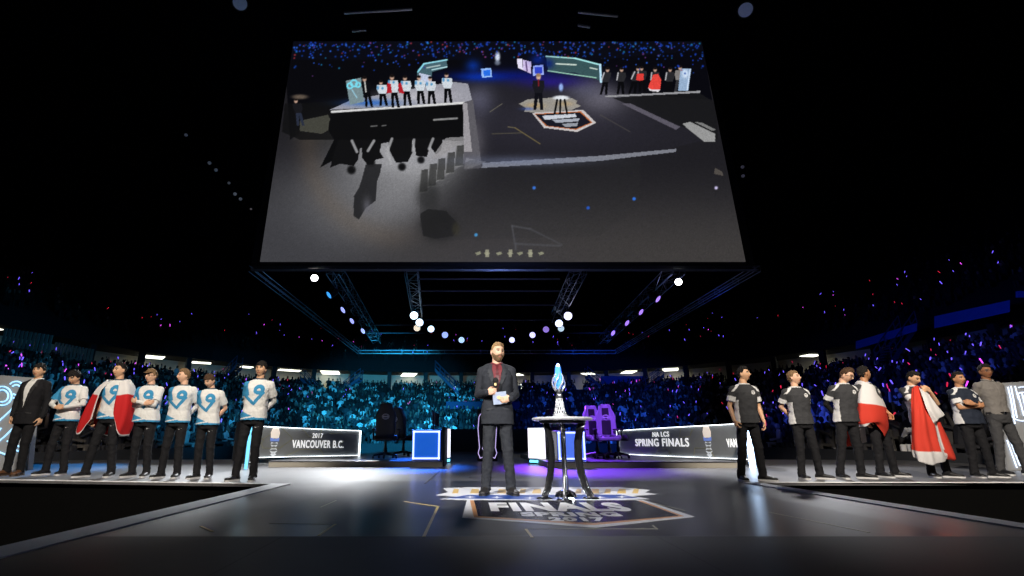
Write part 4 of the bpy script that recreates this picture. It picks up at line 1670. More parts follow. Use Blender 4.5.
def belt_extra(decal, part, finish, fin_pt, A, root, HMc, s):
    k = MB()
    n = 40
    pts = [((.163) * math.cos(a), (.125) * math.sin(a), .955) for a in np.linspace(0, 2 * PI, n + 1)]
    k.tube(pts, .018, 8, caps=False, flat=(1.0, .35), up=(0, 0, 1))
    b = part('belt', finish(k.mesh()), mat('belt_leather', (.012, .010, .009), .35))
    k = MB()
    k.box((-.022, -.140, .938), (.022, -.128, .972), bevel=.003)
    part('buckle', finish(k.mesh()), M_CHROME, smooth=False, parent=b)
    decal('placket', [(-.012, 1.46), (-.012, .97), (.012, .97), (.012, 1.46)], .001, .003, mat('shirt_placket', (.21, .195, .18), .8))
    for sx in (-1, 1):
        k = MB()
        k.tube([Vector((sx * .004, -.070, 1.470)), Vector((sx * .045, -.050, 1.492)), Vector((sx * .070, 0.0, 1.505)), Vector((sx * .05, .06, 1.505))], [.012, .017, .016, .012], 8, flat=(1, .5))
        part('collar', finish(k.mesh()), mat('shirt_placket'))


P = {}
def put(key, foot, **kw):
    (px, py, ptop) = foot
    g, H = place(px, py, ptop)
    P[key] = person(foot=g, H=H, cat='person', **kw) + (g, H)
    print('PERSON', key, [round(q, 2) for q in g], round(H, 2))


gl = 'players lined up on the left wing'
gr = 'players lined up on the right wing'
wht = (.70, .70, .68)
put('p1', (12, 474.5, 364), label='person in black suit with open white shirt at the far left end', hair='black', style='fringe', skin='light', arms=('pocket', 'down'),
    top='jacket', topcol=(.010, .010, .012), trousers=(.008, .008, .009), extra=suit_extra((.72, .72, .70), None, (.012, .012, .014), vbot=1.04, vw=.062), shoe=(.10, .045, .02), sole=(.05, .03, .02), sep=.22, hy=.15, lean=.02, group=gl, logo=False)
put('p2', (53, 475, 369.5), label='person in white and blue jersey with head bowed and hands clasped at the belly', hair='black', style='fringe', arms=('clasp', 'clasp'), paint=paint_cloud,
    hp=.50, lean=.02, under=wht, sep=.30, group=gl, hairvol=1.25)
put('p3', (97, 477, 363.5), label='person in white and blue jersey wearing a red and white flag over the shoulders', hair='black', style='quiff', arms=('down', 'down'), paint=paint_cloud,
    hy=-.35, lean=.03, sep=.40, group=gl)
put('p4', (138, 477, 369.5), label='person with glasses and sandy cap crossing the arms, white and blue jersey', hair='sand', style='cap', skin='fair', arms=('cross', 'cross'), paint=paint_cloud,
    lean=-.045, hy=-.2, under=wht, glasses=True, sep=.24, group=gl, stout=1.1)
put('p5', (168, 478, 369.5), label='person with short blond-brown hair looking left, white and blue jersey, hands behind the back', hair='sand', style='quiff', skin='fair', arms=('behind', 'behind'), paint=paint_cloud,
    hy=-.7, under=wht, sep=.26, group=gl, lean=.01)
put('p6', (202, 478.5, 373.5), label='person looking down with bare forearms behind the back, white and blue jersey', hair='brown', style='fringe', skin='fair', arms=('behind', 'behind'), paint=paint_cloud,
    hp=.42, sep=.22, lean=-.05, hy=-.2, group=gl)
put('p7', (243.5, 481, 362), label='person in white and blue jersey standing alone nearest the left banner wall', hair='black', style='fringe', skin='light', arms=('behind', 'behind'), paint=paint_cloud,
    sep=.26, lean=.045, under=wht, group=gl)
put('p8', (753, 481, 367.5), label='person in dark grey jersey with both arms hanging, nearest the right banner wall', hair='black', style='quiff', skin='light', arms=('side', 'down'), paint=make_paint_dark(DARK, -1),
    sep=.34, lean=.06, hy=.75, hp=-.12, group=gr, logo=False, toe=(.1, .9))
put('p9', (812, 479, 371.5), label='person in dark grey jersey leaning back with hands behind, short light brown hair', hair='sand', style='short', skin='fair', arms=('behind', 'behind'), paint=make_paint_dark(DARK, -1),
    sep=.30, lean=.0, hipx=.0, hy=.6, hp=-.15, group=gr, logo=False, toe=(.1, .9))
put('p10', (852, 478.5, 367.5), label='person with black glasses looking down, dark grey jersey over black sleeves', hair='brown', style='quiff', skin='fair', arms=('behind', 'behind'), paint=make_paint_dark(DARK, -1),
    sep=.34, lean=.13, hp=.4, hy=.55, glasses=True, under=(.012, .012, .013), group=gr, logo=False, toe=(.1, .8))
put('p11', (889, 477, 367), label='person seen in profile with a red and white flag wrapped over the shoulders', hair='black', style='quiff', skin='tan', arms=('down', 'flaghold'), paint=make_paint_dark(DARK, -1),
    sep=.34, lean=-.045, hy=1.2, yaw=.35, group=gr, logo=False, toe=(.1, .6))
put('p12', (941, 477.5, 370.5), label='person with bowed head gripping a hanging red and white flag at the chest', hair='black', style='quiff', skin='light', arms=('chest', 'chest'), paint=make_paint_dark(DARK, -1),
    sep=.26, lean=-.07, hp=.45, hy=.25, group=gr, logo=False, toe=(.3, .7))
put('p13', (985, 477.5, 372.5), label='stocky person in navy jersey with arms crossed', hair='black', style='short', skin='tan', arms=('cross', 'cross'), paint=make_paint_dark(NAVY, -1, .035),
    sep=.30, lean=.0, stout=1.15, group=gr, logo=False, toe=(.2, .8))
put('p14', (1016, 474.5, 365), label='person in grey button shirt and charcoal trousers with glasses at the right end', hair='black', style='quiff', skin='brown', arms=('behind', 'behind'), top='shirt', topcol=(.20, .185, .17),
    trousers=(.055, .055, .058), sep=.42, glasses=True, extra=belt_extra, group=gr, hy=-.15, lean=-.01, toe=(.1, .5))
put('host', (498.5, 495, 343.5), label='bearded host in dark grey suit and burgundy shirt holding a microphone, centre stage', hair='blond', style='quiff', skin='fair', arms=('mic', 'card'), top='jacket', topcol=(.026, .028, .034),
    trousers=(.026, .028, .033), extra=suit_extra((.15, .016, .022), (.085, .010, .014), (.020, .022, .027), vbot=1.15, vw=.064), beard='sand', hy=.35, hr=.04, sep=.29, vox=.0065, shoe=(.02, .018, .018), sole=(.02, .02, .02), logo=False, stout=1.04, hairvol=.75)

# ---- things in the host's hands
root, A, fp, g, H = P['host']
s = H / 1.75
def hand_center(A, sd):
    a = A[sd]
    d = Vector(a['d']).normalized()
    n = Vector(a['n'])
    n = (n - d * n.dot(d)).normalized()
    t = Vector(a['t'])
    t = (t - d * t.dot(d) - n * t.dot(n)).normalized()
    return a['W'], d, n, t
W, d, n, t = hand_center(A, -1)
c0 = g + fp(W + d * .085 + n * .028)
mic = thing('microphone', 'black handheld microphone with emblem collar in the host\'s right hand', 'microphone', c0)
ax = Vector((.10, -.22, 1)).normalized()
k = MB()
k.tube([ax * -.11, ax * .0, ax * .06], [.013, .015, .018], 14)
k.build('handle', M_CASE, mic, smooth=True)
k = MB()
M3 = ax.to_track_quat('Z', 'Y').to_matrix().to_4x4()
k.prism([(.034 * math.cos(a), .034 * math.sin(a)) for a in np.linspace(0, 2 * PI, 5)[:-1] + .5], .050, .098, M3)
k.build('collar', M_BLACK, mic)
k = MB()
k.lathe([(.016, 0), (.016, .004), (.001, .004)], 16, c=ax * .072 + Vector((.0, -.0285, .004)), M=Matrix.Rotation(PI / 2, 4, 'X'))
k.build('collar_emblem', mat('mic_emblem', (.75, .55, .25), .5), mic)
k = MB()
k.sphere(ax * .125, (.034, .034, .036), 18, 12)
k.build('foam_head', mat('mic_foam', (.012, .012, .012), .95, bump=.8, nscale=300), mic, smooth=True)
W, d, n, t = hand_center(A, 1)
c1 = g + fp(W + d * .10 + n * .018)
card = thing('cue_card', 'pale blue cue card with round emblem in the host\'s left hand', 'card', c1)
Mc = Matrix.Rotation(-.12, 4, 'Y') @ Matrix.Rotation(.25, 4, 'X')
k = MB()
k.box((-.105, -.002, -.045), (.055, .003, .095), Mc, bevel=.0)
k.build('paper', mat('card_paper_blue', (.40, .47, .62), .6), card)
k = MB()
k.lathe([(.024, 0), (.024, .002), (.001, .002)], 20, c=Mc @ Vector((-.035, -.004, .035)), M=Matrix.Rotation(PI / 2, 4, 'X'))
k.build('emblem', mat('mic_emblem'), card)

# ================================================================== flags
def cloth(name, label, ctrl, colf, org, nu=44, nv=56, thick=.006, ripple=.012, rf=5.0, parent=None, group=None):
    """ctrl rows x cols of world points (top to bottom); colf(u,v)->rgb"""
    R, C_ = len(ctrl), len(ctrl[0])
    A_ = np.array([[tuple(p) for p in row] for row in ctrl], float)

    def cr(P_, t):
        n = len(P_) - 1
        i = min(int(t * n), n - 1)
        f = t * n - i
        p1, p2 = P_[i], P_[i + 1]
        p0 = P_[i - 1] if i > 0 else 2 * p1 - p2
        p3 = P_[i + 2] if i + 2 <= n else 2 * p2 - p1
        return .5 * ((2 * p1) + (-p0 + p2) * f + (2 * p0 - 5 * p1 + 4 * p2 - p3) * f * f + (-p0 + 3 * p1 - 3 * p2 + p3) * f ** 3)
    G = np.zeros((nv + 1, nu + 1, 3))
    for j in range(nv + 1):
        row = np.array([cr(A_[:, c], j / nv) for c in range(C_)])
        for i in range(nu + 1):
            G[j, i] = cr(row, i / nu)
    du = np.gradient(G, axis=1)
    dv = np.gradient(G, axis=0)
    N = np.cross(du, dv)
    N /= np.linalg.norm(N, axis=2, keepdims=True) + 1e-9
    U, V = np.meshgrid(np.linspace(0, 1, nu + 1), np.linspace(0, 1, nv + 1))
    G += N * (ripple * np.sin(U * rf * 2 * PI + 1.5 * np.sin(V * 3)) * (.35 + .65 * V))[..., None]
    G = G - np.array(org)
    vs = [tuple(p) for p in (G + N * thick / 2).reshape(-1, 3)] + [tuple(p) for p in (G - N * thick / 2).reshape(-1, 3)]
    n0 = (nu + 1) * (nv + 1)
    fs = []
    ix = lambda j, i: j * (nu + 1) + i
    for j in range(nv):
        for i in range(nu):
            a, b, c, d = ix(j, i), ix(j, i + 1), ix(j + 1, i + 1), ix(j + 1, i)
            fs.append((a, b, c, d))
            fs.append((a + n0, d + n0, c + n0, b + n0))
    for i in range(nu):
        fs.append((ix(0, i), ix(0, i) + n0, ix(0, i + 1) + n0, ix(0, i + 1)))
        fs.append((ix(nv, i), ix(nv, i + 1), ix(nv, i + 1) + n0, ix(nv, i) + n0))
    for j in range(nv):
        fs.append((ix(j, 0), ix(j + 1, 0), ix(j + 1, 0) + n0, ix(j, 0) + n0))
        fs.append((ix(j, nu), ix(j, nu) + n0, ix(j + 1, nu) + n0, ix(j + 1, nu)))
    me = bpy.data.meshes.new(name)
    me.from_pydata(vs, [], fs)
    cols = np.array([colf(u, v) for u, v in zip(U.ravel(), V.ravel())])
    set_col(me, np.concatenate([cols, cols]))
    me.materials.append(M_FLAG)
    o = link(name, me, parent, None if parent else org, smooth=True)
    if not parent: tag(o, label, 'flag', group)
    return o


RED = (.52, .018, .02)
RED2 = (.62, .05, .03)
FW = (.72, .70, .69)
# flag over the shoulders of p3
root, A, fp, g, H = P['p3']
L = lambda x, y, z: g + fp((x, y, z))
cape = [
    [L(-.075, -.105, 1.43), L(-.155, -.05, 1.478), L(-.16, .05, 1.485), L(-.08, .105, 1.50), L(.08, .105, 1.50), L(.16, .05, 1.485), L(.155, -.05, 1.478), L(.085, -.105, 1.43)],
    [L(-.125, -.165, 1.30), L(-.245, -.10, 1.34), L(-.25, .08, 1.34), L(-.11, .17, 1.32), L(.11, .17, 1.32), L(.248, .08, 1.34), L(.245, -.10, 1.34), L(.135, -.165, 1.30)],
    [L(-.130, -.195, 1.12), L(-.300, -.14, 1.12), L(-.34, .07, 1.10), L(-.14, .22, 1.05), L(.14, .22, 1.05), L(.305, .09, 1.08), L(.300, -.13, 1.12), L(.145, -.185, 1.12)],
    [L(-.140, -.195, .96), L(-.345, -.15, .86), L(-.44, .06, .94), L(-.18, .24, .80), L(.15, .25, .80), L(.315, .10, .80), L(.305, -.13, .84), L(.160, -.185, .96)],
    [L(-.150, -.19, .87), L(-.345, -.15, .62), L(-.48, .02, .84), L(-.20, .24, .62), L(.13, .26, .60), L(.29, .10, .62), L(.275, -.12, .62), L(.185, -.18, .87)]]
def c3(u, v):
    edge = v > .965 or u < .012
    if v < .37: return FW
    return FW if edge else RED
cloth('flag', 'red and white flag worn like a cape by the third person from the left', cape, c3, g + Vector((0, .2, 1.0)), ripple=.010, rf=7)

# flag around p11
root, A, fp, g, H = P['p11']
def W_(px, py, dy): return at(px, py, g.y + dy)
wrap = [
    [W_(853, 386, .16), W_(858, 381, -.02), W_(865, 382, -.13), W_(874, 386, -.14), W_(878, 391, .02)],
    [W_(851, 399, .17), W_(857, 400, -.12), W_(864, 401, -.25), W_(879, 403, -.24), W_(886, 406, -.04)],
    [W_(850, 412, .18), W_(857, 413, -.14), W_(865, 412, -.27), W_(881, 414, -.27), W_(888, 416, -.06)],
    [W_(849, 421, .18), W_(857, 422, -.14), W_(866, 421, -.27), W_(880, 422, -.27), W_(889, 428, -.06)],
    [W_(850, 426, .18), W_(859, 427, -.13), W_(867, 426, -.25), W_(874, 422, -.26), W_(885, 437, -.10)]]
fw_ = cloth('flag', 'white and red flag wrapped round the shoulders of the person seen in profile', wrap,
      lambda u, v: FW if (v < .30 or (v > .86 and .15 < u < .62)) else RED2, g + Vector((0, -.1, 1.3)), ripple=.008, rf=4)
tail = [[W_(843, 424, .20), W_(850, 424, .19), W_(857, 424, .17), W_(865, 424, .19)],
        [W_(844, 436, .22), W_(850, 436, .20), W_(857, 435, .18), W_(866, 434, .22)],
        [W_(845, 447, .22), W_(850, 446, .20), W_(858, 444, .18), W_(867, 442, .22)]]
cloth('hanging_corner', None, tail, lambda u, v: RED2 if u < .48 else FW, fw_.location.copy(), nu=24, nv=20, ripple=.01, rf=2, parent=fw_)

# flag gripped by p12
root, A, fp, g, H = P['p12']
fl = [[W_(912, 388, -.13), W_(915, 386, -.16), W_(918, 386, -.17), W_(921, 387, -.16), W_(923, 389, -.13)],
      [W_(911, 402, -.24), W_(917, 401, -.30), W_(923, 401, -.31), W_(929, 402, -.29), W_(934, 404, -.25)],
      [W_(911, 420, -.25), W_(919, 419, -.38), W_(927, 417, -.40), W_(935, 419, -.35), W_(941, 422, -.26)],
      [W_(911, 438, -.24), W_(920, 438, -.38), W_(931, 437, -.40), W_(940, 438, -.35), W_(950, 440, -.25)],
      [W_(911, 450, -.23), W_(922, 452, -.37), W_(934, 452, -.40), W_(945, 453, -.34), W_(957, 458, -.24)],
      [W_(913, 457, -.22), W_(923, 463, -.33), W_(935, 465, -.36), W_(946, 460, -.30), W_(955, 460, -.22)]]
def c12(u, v):
    if v > .80 and u < .66: return FW
    if v > .80: return FW if u < .80 else RED2
    if v < .30: return RED2
    if .62 + .10 * (1 - v) < u < .76 + .05 * (1 - v): return FW
    return RED2
fg_ = cloth('flag', 'red and white flag gathered in the fists of the person with bowed head', fl, c12, g + Vector((-.2, -.3, .9)), ripple=.020, rf=4)
fl2 = [[W_(919, 387.5, -.20), W_(922, 389.5, -.22), W_(926, 392, -.26), W_(929, 395, -.28)],
       [W_(922, 395, -.35), W_(927, 397, -.36), W_(932, 400, -.36), W_(936, 404, -.35)],
       [W_(927, 409, -.42), W_(932, 410, -.43), W_(938, 411, -.41), W_(944, 413, -.38)],
       [W_(934, 424, -.40), W_(937, 421, -.42), W_(940, 418, -.41), W_(945, 414.5, -.38)]]
cloth('loose_corner', None, fl2, lambda u, v: FW, fg_.location.copy(), nu=22, nv=26, ripple=.008, rf=2, parent=fg_)
# ================================================================== the arena bowl
BX, BW, BY, BR = .5, 12.5, 38.0, 7.0     # centre line, half width, back, corner radius of the innermost row


def bowl_path(d, step=.55, y0=3.0):
    """rounded path at offset d from the innermost row, left side to right side"""
    w, yb, r = BW + d, BY + d, BR + d
    pts = []
    n1 = max(2, int((yb - r - y0) / step))
    for i in range(n1): pts.append((-w, y0 + (yb - r - y0) * i / n1, (1, 0)))
    na = max(2, int(r * PI / 2 / step))
    for i in range(na):
        a = PI / 2 * i / na
        pts.append((-w + r - r * math.cos(a), yb - r + r * math.sin(a), (math.cos(a), -math.sin(a))))
    n2 = max(2, int((2 * w - 2 * r) / step))
    for i in range(n2): pts.append((-w + r + (2 * w - 2 * r) * i / n2, yb, (0, -1)))
    for i in range(na):
        a = PI / 2 * i / na
        pts.append((w - r + r * math.sin(a), yb - r + r * math.cos(a), (-math.sin(a), -math.cos(a))))
    for i in range(n1 + 1): pts.append((w, yb - r - (yb - r - y0) * i / n1, (-1, 0)))
    return [(x + BX, y, n) for x, y, n in pts]


def sweep_profile(prof, step=2.5):
    """prof: list of (d, z); strip surface along the bowl"""
    rows = []
    base = bowl_path(8.0, step)
    for d, z in prof:
        w, yb, r = BW + d, BY + d, BR + d
        row = []
        for x, y, n in base:
            # move each base point along its outward normal
            row.append((x - n[0] * (d - 8.0), y - n[1] * (d - 8.0), z))
        rows.append(row)
    b = MB()
    m = len(base)
    b.add([p for r_ in rows for p in r_], [(j * m + i, j * m + i + 1, (j + 1) * m + i + 1, (j + 1) * m + i) for j in range(len(rows) - 1) for i in range(m - 1)])
    return b


M_CONC = mat('dark_concrete', (.028, .030, .034), .85, nscale=2)
M_CONC2 = mat('fascia_dark', (.007, .007, .009), .8)
NR, RD, RH = 22, .85, .265
Z0 = -.10
prof = [(-.35, -1.25), (-.35, Z0 + .35), (-.25, Z0 + .35), (-.25, Z0)]
for i in range(NR):
    prof += [(i * RD, Z0 + i * RH), ((i + 1) * RD, Z0 + i * RH)]
ZC = Z0 + NR * RH
DC = NR * RD
prof += [(DC, ZC)]
tag(sweep_profile(prof).build('seating_tier', M_CONC, recalc=False), kind='structure')
tag(sweep_profile([(DC, ZC), (DC + 4.5, ZC)]).build('concourse_floor', M_CONC, recalc=False), kind='structure')
tag(sweep_profile([(DC + 4.5, ZC), (DC + 4.5, ZC + 2.6)]).build('wall_concourse', mat('concourse_wall_cream', (.60, .54, .42), .8, nscale=2), recalc=False), kind='structure')
tag(sweep_profile([(DC + 4.5, ZC + 2.15), (DC - .3, ZC + 1.95), (DC - .3, ZC + 3.2), (DC + .2, ZC + 3.2)]).build('trim_6', M_CONC2, recalc=False), kind='structure')
prof = []
NU, UD, UH = 18, .85, .48
for i in range(NU):
    prof += [(DC + .2 + i * UD, ZC + 3.2 + i * UH), (DC + .2 + (i + 1) * UD, ZC + 3.2 + i * UH)]
prof += [(DC + .2 + NU * UD, ZC + 3.2 + NU * UH + 8)]
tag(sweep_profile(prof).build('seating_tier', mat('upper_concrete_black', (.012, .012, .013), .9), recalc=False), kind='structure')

# concourse posts and ceiling lights, one object each
path = bowl_path(DC + .3, 1.0)
M_POST = mat('post_dark', (.03, .032, .035), .7)
M_CL = mat('concourse_tube_light', (1, .95, .85), .5, emit=(.95, .95, .78), strength=2.6)
postm = None
lightm = None
kk = 0
for i in range(0, len(path), 4):
    x, y, n = path[i]
    px, py, zc = project((x, y, ZC + 1))
    if zc < 3 or px < -40 or px > 1064: continue
    ang = math.atan2(n[1], n[0]) + PI / 2
    if postm is None:
        b = MB()
        b.box((-.22, -.18, 0), (.22, .18, 1.98), bevel=.02)
        o = b.build('concourse_post', M_POST)
        postm = o.data
        b = MB()
        b.box((-.85, -1.3, -.05), (.85, 1.1, 0), bevel=.01)
        o2 = b.build('ceiling_light', M_CL)
        lightm = o2.data
    else:
        o = bpy.data.objects.new('concourse_post', postm)
        COL.objects.link(o)
        o2 = bpy.data.objects.new('ceiling_light', lightm)
        COL.objects.link(o2)
    o.location = (x, y, ZC)
    o.rotation_euler = (0, 0, ang)
    tag(o, 'dark square post dividing the lit openings of the concourse', 'post', 'posts along the concourse')
    x2, y2, n2 = path[min(len(path) - 1, i + 2)]
    lx = float(project((x2 - n2[0] * 2.4, y2 - n2[1] * 2.4, ZC + 2))[0])
    if not any(a_ < lx < b_ for a_, b_ in ((120, 252), (266, 300), (318, 345), (372, 440), (488, 532), (572, 700), (780, 850), (960, 985))) and kk:
        bpy.data.objects.remove(o2)
        continue
    kk += 1
    o2.location = (x2 - n2[0] * 2.4, y2 - n2[1] * 2.4, ZC + 2.02)
    o2.rotation_euler = (0, 0, ang + random.uniform(-.5, .5))
    o2.scale = (random.uniform(.6, 1.5), random.uniform(.4, 1.3), 1)
    tag(o2, 'warm white ceiling light glowing inside the concourse', 'ceiling light', 'ceiling lights of the concourse')

# lit screens and dark boards along the concourse
def board(name, label, cat, pxa, pxb, pya, pyb, Y, m, depth=.12, Yb=None, dyr=0):
    A = at(pxa, pya, Y)
    Yb = Yb or Y
    B = at(pxb, pya + dyr, Yb)
    C_ = at(pxb, pyb + dyr, Yb)
    D = at(pxa, pyb, Y)
    b = MB()
    v = [A, B, C_, D] + [q + Vector((0, depth, 0)) for q in (A, B, C_, D)]
    b.add(v, [(3, 2, 1, 0), (4, 5, 6, 7), (0, 1, 5, 4), (1, 2, 6, 5), (2, 3, 7, 6), (3, 0, 4, 7)])
    o = b.build(name, m)
    recenter(o, (A + B + C_ + D) / 4)
    return tag(o, label, cat)


M_SCR = mat('lit_screen_white', (1, 1, 1), .5, emit=(1, .98, .93), strength=1.3)
M_BLB = mat('banner_deep_blue', (.05, .20, .75), .7, nscale=3)
M_BLD = mat('board_navy', (.012, .03, .10), .7)
board('wall_screen', 'bright white wall screen in the concourse left of the host', 'screen', 425.5, 438, 389.5, 384, 57.6, M_SCR)
board('wall_screen', 'wide bright white wall screen in the concourse close left of the host', 'screen', 455, 469, 389.5, 384, 57.6, M_SCR)
board('wall_screen', 'bright white wall screen in the concourse just right of the host', 'screen', 519, 527, 389.5, 384, 57.6, M_SCR)
board('hall_banner', 'blue sponsor banner hanging above the concourse right of the trophy', 'banner', 601, 644, 376, 384, 53.6, mat('banner_blue_lit', (.03, .12, .42), .7, nscale=3))
board('hall_board', 'navy board in the concourse opening right of the blue banner', 'board', 655, 670, 392, 400, 52.5, M_BLD)
board('hall_board', 'wide navy board at the foot of the right concourse openings', 'board', 660, 702, 391, 402, 51.0, M_BLD, Yb=49)
board('hall_banner', 'deep blue fascia banner above the crowd at right, nearer the centre', 'banner', 857, 917, 349, 341, 36.0, M_BLB, Yb=31, dyr=-18)
board('hall_banner', 'deep blue fascia banner above the crowd at the far right', 'banner', 936, 1010, 328, 316, 30.0, M_BLB, Yb=26, dyr=-16)
board('hall_banner', 'small blue banner piece cut by the right photo edge', 'banner', 1018, 1040, 297, 291, 25.0, M_BLB, Yb=24.5)
board('hall_board', 'dark teal board above the crowd behind the left players', 'board', 275, 297, 394, 386, 50, M_BLD)
board('backdrop_board', 'black board low behind the stage, left of the host', 'board', 450, 531, 470, 429, 27, M_BLACK)
board('hall_board', 'long dark board with pale top rail in front of the crowd behind the host', 'board', 446, 520, 409, 401.5, 45.5, M_BLD)


def text_board(txt, a, b_, pyb, pyt, Y, m, par=None, lab=None):
    A, B, T = at(a, pyb, Y), at(b_, pyb, Y), at(a, pyt, Y)
    fn = lambda x, y, z: (A.x + x, Y + (-.01 if z > 0 else 0), A.z + y)
    return None


# stairs up to the upper tier (dark blue stringers with rails)
M_STAIR = mat('stair_blue_paint', (.04, .10, .20), .6)
for (a, b_, Y, lab) in (((435, 370), (459, 394), 53, 'dark blue staircase descending right from the upper tier, left of the host'),
                        ((360, 378), (334, 398), 53, 'dark blue staircase descending left above the crowd behind the left banner wall'),
                        ((236, 366), (214, 388), 48, 'dark blue staircase above the crowd beside the tallest left player'),
                        ((300, 378), (322, 402), 51, 'dark staircase running down right over the left crowd'),
                        ((588, 376), (612, 397), 53, 'blue staircase descending right below the blue banner'),
                        ((664, 376), (634, 398), 52, 'blue staircase descending left below the blue banner'),
                        ((918, 326), (893, 362), 32, 'blue staircase between the two deep blue fascia banners at right')):
    A, B = at(*a, Y), at(*b_, Y)
    o = (A + B) / 2
    r = thing('staircase', lab, 'staircase', o)
    d = B - A
    n = max(4, int(abs(d.z) / .19))
    for wy in (0, 1.3):
        k = MB()
        q = [A - o + Vector((0, wy, -.15)), B - o + Vector((0, wy, -.15)), B - o + Vector((0, wy, .22)), A - o + Vector((0, wy, .22))]
        q += [p + Vector((0, .07, 0)) for p in q]
        k.add(q, [(0, 1, 2, 3), (7, 6, 5, 4), (0, 4, 5, 1), (1, 5, 6, 2), (2, 6, 7, 3), (3, 7, 4, 0)])
        k.build('stringer', M_STAIR, r)
        k = MB()
        for hz in (.55, 1.0):
            k.tube([A - o + Vector((0, wy, hz)), B - o + Vector((0, wy, hz))], .035, 6)
        for i in range(6):
            p = A.lerp(B, i / 5) - o + Vector((0, wy, 0))
            k.tube([p, p + Vector((0, 0, 1.0))], .03, 6)
        k.build('railing', M_STAIR, r)
    k = MB()
    for i in range(n):
        p = A.lerp(B, (i + .5) / n) - o
        k.box((p.x - .16, .05, p.z + .05), (p.x + .16, 1.3, p.z + .09))
    k.build('treads', M_CONC, r)

# grey louvre facade pieces high left, lit alcove high right
for (a, b_, y0, y1, Y, lab) in ((0, 50, 346, 328, 31, 'grey louvred wall panel above the crowd at the far left'), (52, 92, 356, 342, 35, 'grey louvred wall panel above the crowd behind the left players'),
                                (880, 905, 362, 350, 38, 'grey slatted wall panel below the blue fascia banner')):
    A, B = at(a, y0, Y), at(b_, y0 + (8 if a < 500 else -8), Y)
    n = 12
    k = MB()
    for i in range(n):
        p = A.lerp(B, i / n)
        h = at(a, y1, Y).z - A.z
        k.box((p.x, Y, p.z), (p.x + abs(B.x - A.x) / n * .55, Y + .08, p.z + h))
    o = k.build('louvre_panel', mat('louvre_grey', (.22, .22, .20), .7))
    recenter(o, A)
    tag(o, lab, 'wall panel')

# ---- spectators
def spectator_mesh(kind, seed):
    rnd = random.Random(seed)
    b = MB()
    lean_ = rnd.uniform(-.05, .05)
    b.loft([(0, 0, .38, .19, .13), (0, 0, .60, .18, .13), (lean_, .02, .86, .21, .12), (lean_, .02, .99, .17, .09), (lean_, .01, 1.04, .06, .06)], 8)
    b.sphere((lean_, -.01, 1.16), (.085, .10, .125), 8, 6)
    b.tube([(-.09, -.05, .45), (-.10, -.45, .47), (-.10, -.45, .05)], .08, 6)
    b.tube([(.09, -.05, .45), (.10, -.45, .47), (.10, -.45, .05)], .08, 6)
    for s_ in (-1, 1):
        S_ = Vector((s_ * .20 + lean_, .01, .93))
        if kind == 0: pts = [S_, (s_ * .27, -.08, .68), (s_ * .10, -.32, .62)]
        elif kind == 1: pts = [S_, (s_ * .30, -.12, .98), (s_ * .22, -.16, 1.30)]
        elif kind == 2: pts = [S_, (s_ * .30, -.12, .76), (s_ * .05, -.26, .95)]
        else: pts = [S_, (s_ * .28, -.10, .98), (s_ * .20, -.14, 1.32)] if s_ == 1 else [S_, (s_ * .27, -.08, .68), (s_ * .10, -.32, .62)]
        b.tube(pts, [.06, .05, .04], 6)
        b.sphere(pts[-1], .05, 6, 4)
    return b


M_CROWD = bpy.data.materials.new('crowd_clothes')
M_CROWD.use_nodes = True
nt = M_CROWD.node_tree
bs = nt.nodes['Principled BSDF']
oi = nt.nodes.new('ShaderNodeObjectInfo')
rp = nt.nodes.new('ShaderNodeValToRGB')
e = rp.color_ramp.elements
e[0].position, e[0].color = 0, (.02, .02, .025, 1)
e[1].position, e[1].color = 1, (.8, .8, .8, 1)
for p_, c_ in ((.60, (.03, .03, .035, 1)), (.75, (.10, .09, .08, 1)), (.88, (.45, .43, .41, 1))):
    q_ = e.new(p_)
    q_.color = c_
nt.links.new(oi.outputs['Random'], rp.inputs['Fac'])
nt.links.new(rp.outputs[0], bs.inputs['Base Color'])
bs.inputs['Roughness'].default_value = .8
M_CROWDA = mat('crowd_clothes_mixed', rough=.8, attr=True, vary=.3, nscale=9)

protos = [spectator_mesh(k_, s_) for k_, s_ in ((0, 1), (1, 2), (2, 3), (3, 4), (0, 5), (2, 6))]
pmeshes = []
for p in protos:
    me = p.mesh('spectator')
    me.materials.append(M_CROWD)
    pmeshes.append(me)
parr = [(np.array(p.v), p.f) for p in protos]

seats = []
rnd = random.Random(3)
for i in range(NR):
    d = (i + .45) * RD
    for j, (x, y, n) in enumerate(bowl_path(d, .52)):
        s_ = math.atan2(y - 20, x - BX)
        # aisles run straight up the bowl
        if abs(((s_ * 5.2) % 1.0) - .5) < .045: continue
        if rnd.random() < .10: continue
        px, py, zc = project((x, y, Z0 + i * RH + 1))
        if zc < 4 or px < -25 or px > 1050: continue
        ang = math.atan2(n[1], n[0]) + PI / 2 + rnd.uniform(-.35, .35)
        x += rnd.uniform(-.08, .08)
        y += rnd.uniform(-.08, .08)
        seats.append((x, y, Z0 + i * RH, ang, px, py, zc, i))
print('SEATS', len(seats))
